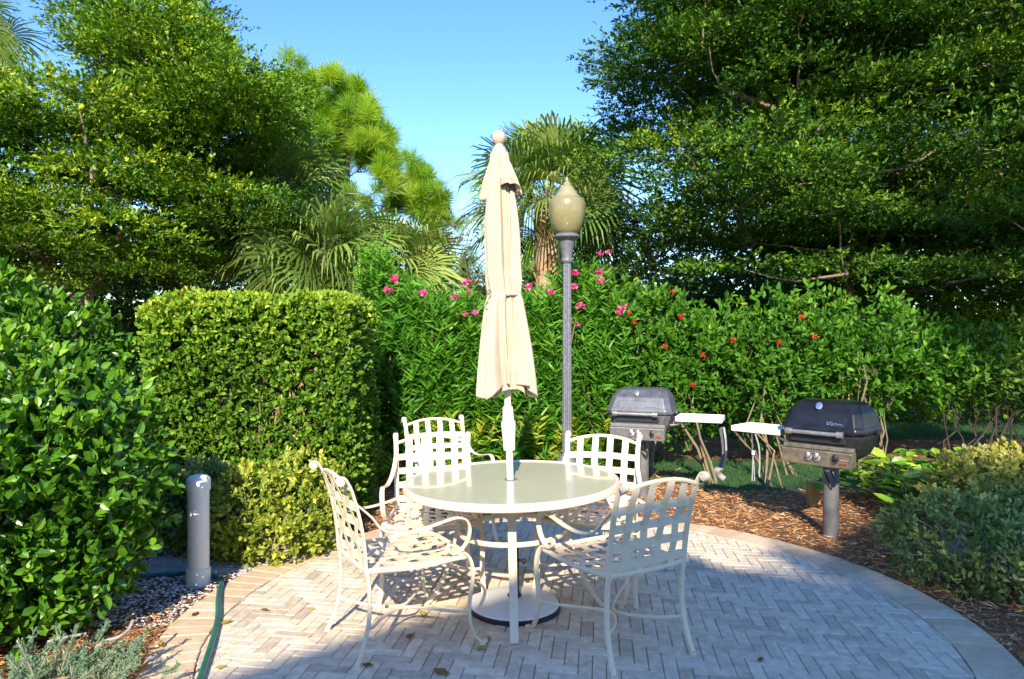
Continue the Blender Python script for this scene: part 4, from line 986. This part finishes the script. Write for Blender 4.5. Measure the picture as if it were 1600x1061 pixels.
# pines
def pine(label, base, trunk_top, tufts, r, depth, nn=110, lean=None):
    base = np.array(base, float); root = thing('pine_tree', label, 'pine', base); mb = MB()
    tp = cr([base, base*.5+np.array(trunk_top)*.5+[.1, 0, 0], trunk_top], 6); mb.sweep(tp, 2, 2, n=8, scale=[.13*(1-.75*i/len(tp)) for i in range(len(tp))], sq=1)
    nodes = np.array([tuple(p) for p in tp[4:]]); order = np.argsort([np.min(np.linalg.norm(nodes-t, axis=1)) for t in tufts])
    for i in order:
        t = tufts[i]; dd = np.linalg.norm(nodes-t, axis=1)+np.maximum(0, nodes[:, 2]-t[2]+.1)*2; a = nodes[np.argmin(dd)]
        q = limb(mb, a, t, .012+.01*min(2, np.linalg.norm(t-a)), .008, .1, 4, 5, .08); nodes = np.vstack([nodes, [tuple(x) for x in q[2:]]])
    mb.build('trunk', M['bark_grey'], root, True, True)
    n = len(tufts); c = np.repeat(tufts, nn, 0); ax = unit(rng.normal(size=(n, 3))*.5+[0, -.1, .7]); ax = np.repeat(ax, nn, 0)
    d = unit(ax*.75+rdir(n*nn)*.95); s = rng.uniform(-.12, .10, (n*nn, 1))
    R = np.clip(np.repeat(rng.random(n)*.6, nn)+.4*rng.random(n*nn), 0, 1)
    V, T, R = leaves(c+ax*s, d, rdir(n*nn), rng.uniform(.7, 1.1, n*nn)*r, .010, R, LEAF4)
    link('needles', mesh_np('needles', V, T, M['lf_pine'], R), root)
def tuftset(spec, dm, dj):
    out = []
    for (px, py, rx, ry, n) in spec:
        a = rng.uniform(0, 2*PI, n); r = np.sqrt(rng.random(n))
        for k in range(n):
            p = P(px+math.cos(a[k])*r[k]*rx*.85, py+12+math.sin(a[k])*r[k]*ry*.9, dm); p[1] += rng.uniform(-dj, dj); out.append(p)
    return np.array(out)
ts = tuftset([(480, 140, 40, 22, 34), (535, 168, 60, 42, 84), (580, 205, 42, 42, 62), (500, 220, 50, 48, 56), (450, 165, 30, 30, 18), (590, 240, 25, 20, 14), (645, 275, 40, 25, 26), (670, 310, 30, 30, 26), (620, 300, 30, 20, 16), (560, 300, 12, 18, 8), (500, 280, 25, 25, 10), (430, 230, 25, 25, 14), (690, 335, 20, 25, 12), (470, 330, 30, 20, 8)], 15, 1.6)
pine('bright green long-needled pine in the middle of the left half', (-4.0, 15, 0), P(545, 160, 15), ts, .34, 15, 230)
ts = tuftset([(285, 25, 45, 40, 40), (260, -30, 60, 40, 30), (330, 50, 25, 20, 14), (380, 150, 30, 30, 10), (210, 60, 40, 40, 20)], 14, 1.4)
pine('pine whose top rises behind the left trees', (-6.9, 14, 0), P(280, -60, 14), ts, .36, 14, 170)
ts = tuftset([(745, 420, 30, 25, 12), (735, 400, 20, 20, 8), (830, 400, 25, 40, 16), (925, 340, 30, 40, 16), (920, 400, 25, 30, 12)], 18, 1.0)
pine('distant small pine behind the parasol and palm trunk', (-.1, 18, 0), P(800, 380, 18), ts, .38, 18, 70)

# layered trees
pad_tree('olive_tree', 'broad layered green tree at the left edge with a forked trunk', [(-300, 60), (0, 135), (90, 125), (150, 150), (190, 210), (215, 300), (205, 440), (0, 455), (-300, 455)], (7.4, 10), 105, M['lf_tree'], M['bark'],
         [(-5.6, 8.6, 0), (-5.5, 8.6, 1.2), (-5.35, 8.6, 2.2), (-5.2, 8.7, 3.2), (-5.4, 8.8, 4.6)], [[(-5.45, 8.6, 1.6), (-5.9, 8.4, 2.6), (-6.5, 8.2, 3.8)], [(-5.4, 8.6, 1.9), (-4.9, 8.4, 2.6), (-4.6, 8.2, 3.2)], [(-5.4, 8.6, 1.9), (-6.3, 8.9, 2.9), (-7.1, 9, 4.0)]], pr=(.5, .9), bright=.10, pv=.19, group='layered trees', rtr=.09)
pad_tree('olive_tree', 'tall layered green tree with a pale slender trunk above the clipped hedge', [(170, 70), (190, 35), (225, 10), (285, 35), (310, 110), (370, 118), (405, 140), (400, 175), (380, 230), (350, 290), (380, 350), (350, 410), (320, 440), (200, 440), (200, 300), (160, 150)], (8.4, 10.8), 105, M['lf_tree'], M['bark_pale'],
         [P(280, 560, 9.3)*[1, 1, 0], P(290, 450, 9.3), P(305, 360, 9.3), P(323, 285, 9.3), P(318, 200, 9.5), P(290, 90, 9.6)], [[P(323, 285, 9.3), P(345, 200, 9.2), P(365, 130, 9.2)], [P(305, 360, 9.3), P(250, 280, 9.0), P(210, 200, 9)], [P(323, 285, 9.3), P(380, 240, 9.6), P(420, 180, 9.8)]], pr=(.45, .85), bright=.10, pv=.19, group='layered trees', rtr=.07)
BIG = [(985, 225), (1010, 185), (1025, 150), (1035, 115), (1030, 85), (1085, 60), (1070, 20), (1055, -60), (1000, -160), (1750, -260), (1800, 520), (1600, 500), (1480, 470), (1400, 490), (1250, 500), (1150, 470), (1110, 420), (1100, 360), (1110, 310), (1070, 275), (1010, 250)]
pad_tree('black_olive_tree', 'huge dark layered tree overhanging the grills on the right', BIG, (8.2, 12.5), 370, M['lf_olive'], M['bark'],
         [(5.0, 9.8, 0), (5.1, 9.8, .9), (5.45, 9.8, 1.8), (5.8, 10, 2.9), (6.0, 10.2, 4.2), (6.1, 10.4, 6.2)], [[(5.2, 9.8, 1.2), (4.9, 9.9, 2.2), (5.0, 10, 3.4), (4.6, 10.1, 5.2)], [(5.8, 10, 2.9), (6.9, 9.8, 3.8), (8.2, 9.5, 4.8)], [(5.9, 10, 3.4), (4.4, 9.6, 4.4), (2.8, 9.2, 4.9)]], pr=(.6, 1.15), twn=230, group=None, rtr=.13, L=.074, W=.036, pv=.18, bright=.07)
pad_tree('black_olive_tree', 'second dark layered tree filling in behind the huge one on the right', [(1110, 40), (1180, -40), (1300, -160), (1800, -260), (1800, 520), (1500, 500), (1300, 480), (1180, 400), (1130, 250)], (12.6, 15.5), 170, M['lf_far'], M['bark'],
         [(7.2, 13.8, 0), (7.3, 13.8, 2), (7.6, 13.9, 4), (7.8, 14, 7)], [[(7.3, 13.8, 2), (6.2, 13.6, 4), (5.2, 13.4, 6)], [(7.5, 13.9, 3.4), (9.2, 13.6, 5), (10.5, 13.5, 7)]], pr=(.9, 1.5), twn=150, rtr=.18, L=.11, W=.055, pv=.3, nl=12)
pad_tree('wispy_tree', 'wispy small-leaved tree with sky showing through, left of the huge dark tree', [(930, 330), (1000, 300), (1060, 320), (1110, 400), (1110, 480), (960, 480), (925, 420)], (10.5, 12.5), 34, M['lf_far'], M['bark_grey'],
         [(2.4, 11.5, 0), (2.4, 11.5, 1.5), (2.3, 11.5, 3.2)], [], pr=(.4, .7), twn=36, rtr=.05, bright=.15)
pad_tree('brown_tree', 'thin brownish tree with dry foliage between the pine and the parasol', [(640, 345), (690, 330), (725, 350), (745, 400), (740, 470), (650, 470), (640, 420)], (13, 15), 24, M['lf_dry'], M['bark_grey'],
         [(-1.4, 14, 0), (-1.4, 14, 1.6), (-1.5, 14, 3.6)], [], pr=(.35, .7), twn=44, rtr=.06)
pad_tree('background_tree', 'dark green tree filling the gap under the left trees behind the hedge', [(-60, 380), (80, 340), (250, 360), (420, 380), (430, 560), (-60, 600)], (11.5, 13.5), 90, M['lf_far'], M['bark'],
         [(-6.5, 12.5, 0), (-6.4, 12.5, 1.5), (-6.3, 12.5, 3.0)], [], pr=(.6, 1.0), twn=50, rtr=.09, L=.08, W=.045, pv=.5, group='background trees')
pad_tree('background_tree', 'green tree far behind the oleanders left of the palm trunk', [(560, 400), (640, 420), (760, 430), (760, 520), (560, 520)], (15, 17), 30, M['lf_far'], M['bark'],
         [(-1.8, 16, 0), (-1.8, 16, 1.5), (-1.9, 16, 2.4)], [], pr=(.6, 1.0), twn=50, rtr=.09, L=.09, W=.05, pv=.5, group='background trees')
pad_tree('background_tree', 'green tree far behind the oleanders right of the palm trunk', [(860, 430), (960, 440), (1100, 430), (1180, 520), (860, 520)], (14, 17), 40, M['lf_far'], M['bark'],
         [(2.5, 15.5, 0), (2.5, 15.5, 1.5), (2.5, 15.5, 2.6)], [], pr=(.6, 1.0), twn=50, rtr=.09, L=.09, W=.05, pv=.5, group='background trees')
for k, (cx, lab) in enumerate(((5.2, 'light green shrub coloured as if sunlit, seen under the dark tree trunk'), (7.4, 'light green shrub coloured as if sunlit, behind the shaded stems'), (9.6, 'light green shrub coloured as if sunlit, at the right edge behind the shaded stems'))):
    bush('sun_coloured_shrub', lab, [(cx+.3, 12.6, 1.2, 1.3, .9, 1.1), (cx-.6, 12.9, 1.0, 1.0, .8, 1.0)], 900, M['lf_sun_coloured'], 10, .10, .05, tpl=LEAF4, stems=8, tl=.2, cat_='shrub', group='sunlit-coloured shrubs beyond the lawn')
# far belt of trees: one mass
n = 17000
x = rng.uniform(-42, 42, n); hgt = 3.3+.9*np.sin(x*.5)+.6*np.sin(x*1.3+1)+(x > 4)*2.0+(x < -8)*1.0
pts = np.column_stack([x, 21+rng.random(n)*2.5, rng.random(n)**.8*hgt])
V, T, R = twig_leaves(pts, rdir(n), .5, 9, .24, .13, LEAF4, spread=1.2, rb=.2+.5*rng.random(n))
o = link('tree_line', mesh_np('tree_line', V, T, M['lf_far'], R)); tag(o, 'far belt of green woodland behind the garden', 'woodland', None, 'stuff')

# ------------------------------------------------------------------ ADDED BUILDING AND TREE, UNSEEN BEHIND THE CAMERA (shaped to cast patio shade)
bx0 = thing('added_shade_house', 'added gabled block, unseen behind the camera, outlined to shade the front of the patio', 'added_shade_house', (1, -12, 0))  # added for its shadow; outline follows the wanted shade edge
tn = math.tan(SUN_EL); Y0 = 9.0
def shade_h(d): return (d+Y0)*tn
prof = [(-6.5, 0), (-6.5, shade_h(-.9)), (-2.4, shade_h(2.15)), (-1.3, shade_h(3.02)), (-.65, shade_h(3.60)), (1.18, shade_h(4.80)), (1.25, shade_h(4.55)), (4.5, shade_h(3.0)), (8.5, shade_h(1.0)), (8.5, 0)]
V = [(x-1, -Y0+12, z) for x, z in prof]+[(x-1, -Y0+12-7, z) for x, z in prof]; n = len(prof)
dx = (Y0+3.5)*math.tan(SUN_AZ-PI)      # the sun comes in from slightly left or right: shift so that the shade lands where it should
V = [(v[0]-dx, v[1], v[2]) for v in V]
mb = MB(); mb.add(V, [tuple(range(n)), tuple(range(2*n-1, n-1, -1))]+[(i, i+n, (i+1) % n+n, (i+1) % n) for i in range(n) if i in (0, n-2, n-1)])
mb.build('wall', M['stucco'], bx0)
mb = MB(); mb.add(V, [(i, i+n, (i+1) % n+n, (i+1) % n) for i in range(1, n-2)]); mb.build('roof', M['roof'], bx0)
for wx in (-4, -1, 3, 6):
    for wz in (1.5, 4.4):
        mb = MB(); mb.box((wx-1, -Y0+12+.03, wz), (1.2, .06, 1.4), bev=.01); f = mb.build('window', M['cream_pl'], bx0)
        mb = MB(); mb.box((wx-1, -Y0+12+.065, wz), (1.04, .02, 1.24)); mb.build('pane', M['win'], f)
def added_shade_tree(label, spec, base, nt):  # added, unseen tree; its clumps sit wherever shade is wanted
    root = thing('added_shade_tree', label, 'tree', base); mb = MB(); pts = []
    for (x, d, z, r, n) in spec:   # a clump placed along the sun ray that reaches (x, d, z)
        k = (7.5+d); c = np.array([x-k*math.tan(SUN_AZ-PI), -7.5, z+k/math.cos(SUN_AZ-PI)*tn]); pts.append((c, r, n))
        limb(mb, (base[0], base[1], 4.5), c, .06, .02, 0, 5, 6)
    limb(mb, base, (base[0], base[1], 4.6), .2, .12, 0, 4, 8, .01); mb.build('trunk', M['bark'], root, True, True)
    parts = []
    for c, r, n in pts:
        q = c+rdir(n)*(rng.random((n, 1))**.4)*np.array([r, r*.8, r*.8]); parts.append(twig_leaves(q, rdir(n), .25, 10, .075, .034, LEAF4, rb=rng.random(n)))
    foliage('crown', root, parts, M['lf_olive'])
added_shade_tree('unseen tree added behind the camera to dapple the shrub and black grill and darken the trees at the right', [(2.1, 4.35, 0, .42, 210), (2.9, 4.6, 0, .55, 330), (3.7, 4.9, 0, .6, 330), (4.6, 5.0, 0, .7, 400), (2.75, 5.2, 0, .22, 60), (3.3, 5.6, 0, .3, 70), (2.75, 5.0, .92, .22, 36), (3.6, 3.8, 0, .8, 330), (5.6, 9.2, 2.4, .8, 900), (6.9, 9.2, 3.0, .9, 800), (5.4, 8.2, 1.5, .6, 600), (6.6, 8.2, 1.6, .7, 700), (4.7, 9.4, 2.9, .45, 300), (3.3, 6.4, .0, .3, 50)], (6.0, -7.8, 0), 0)
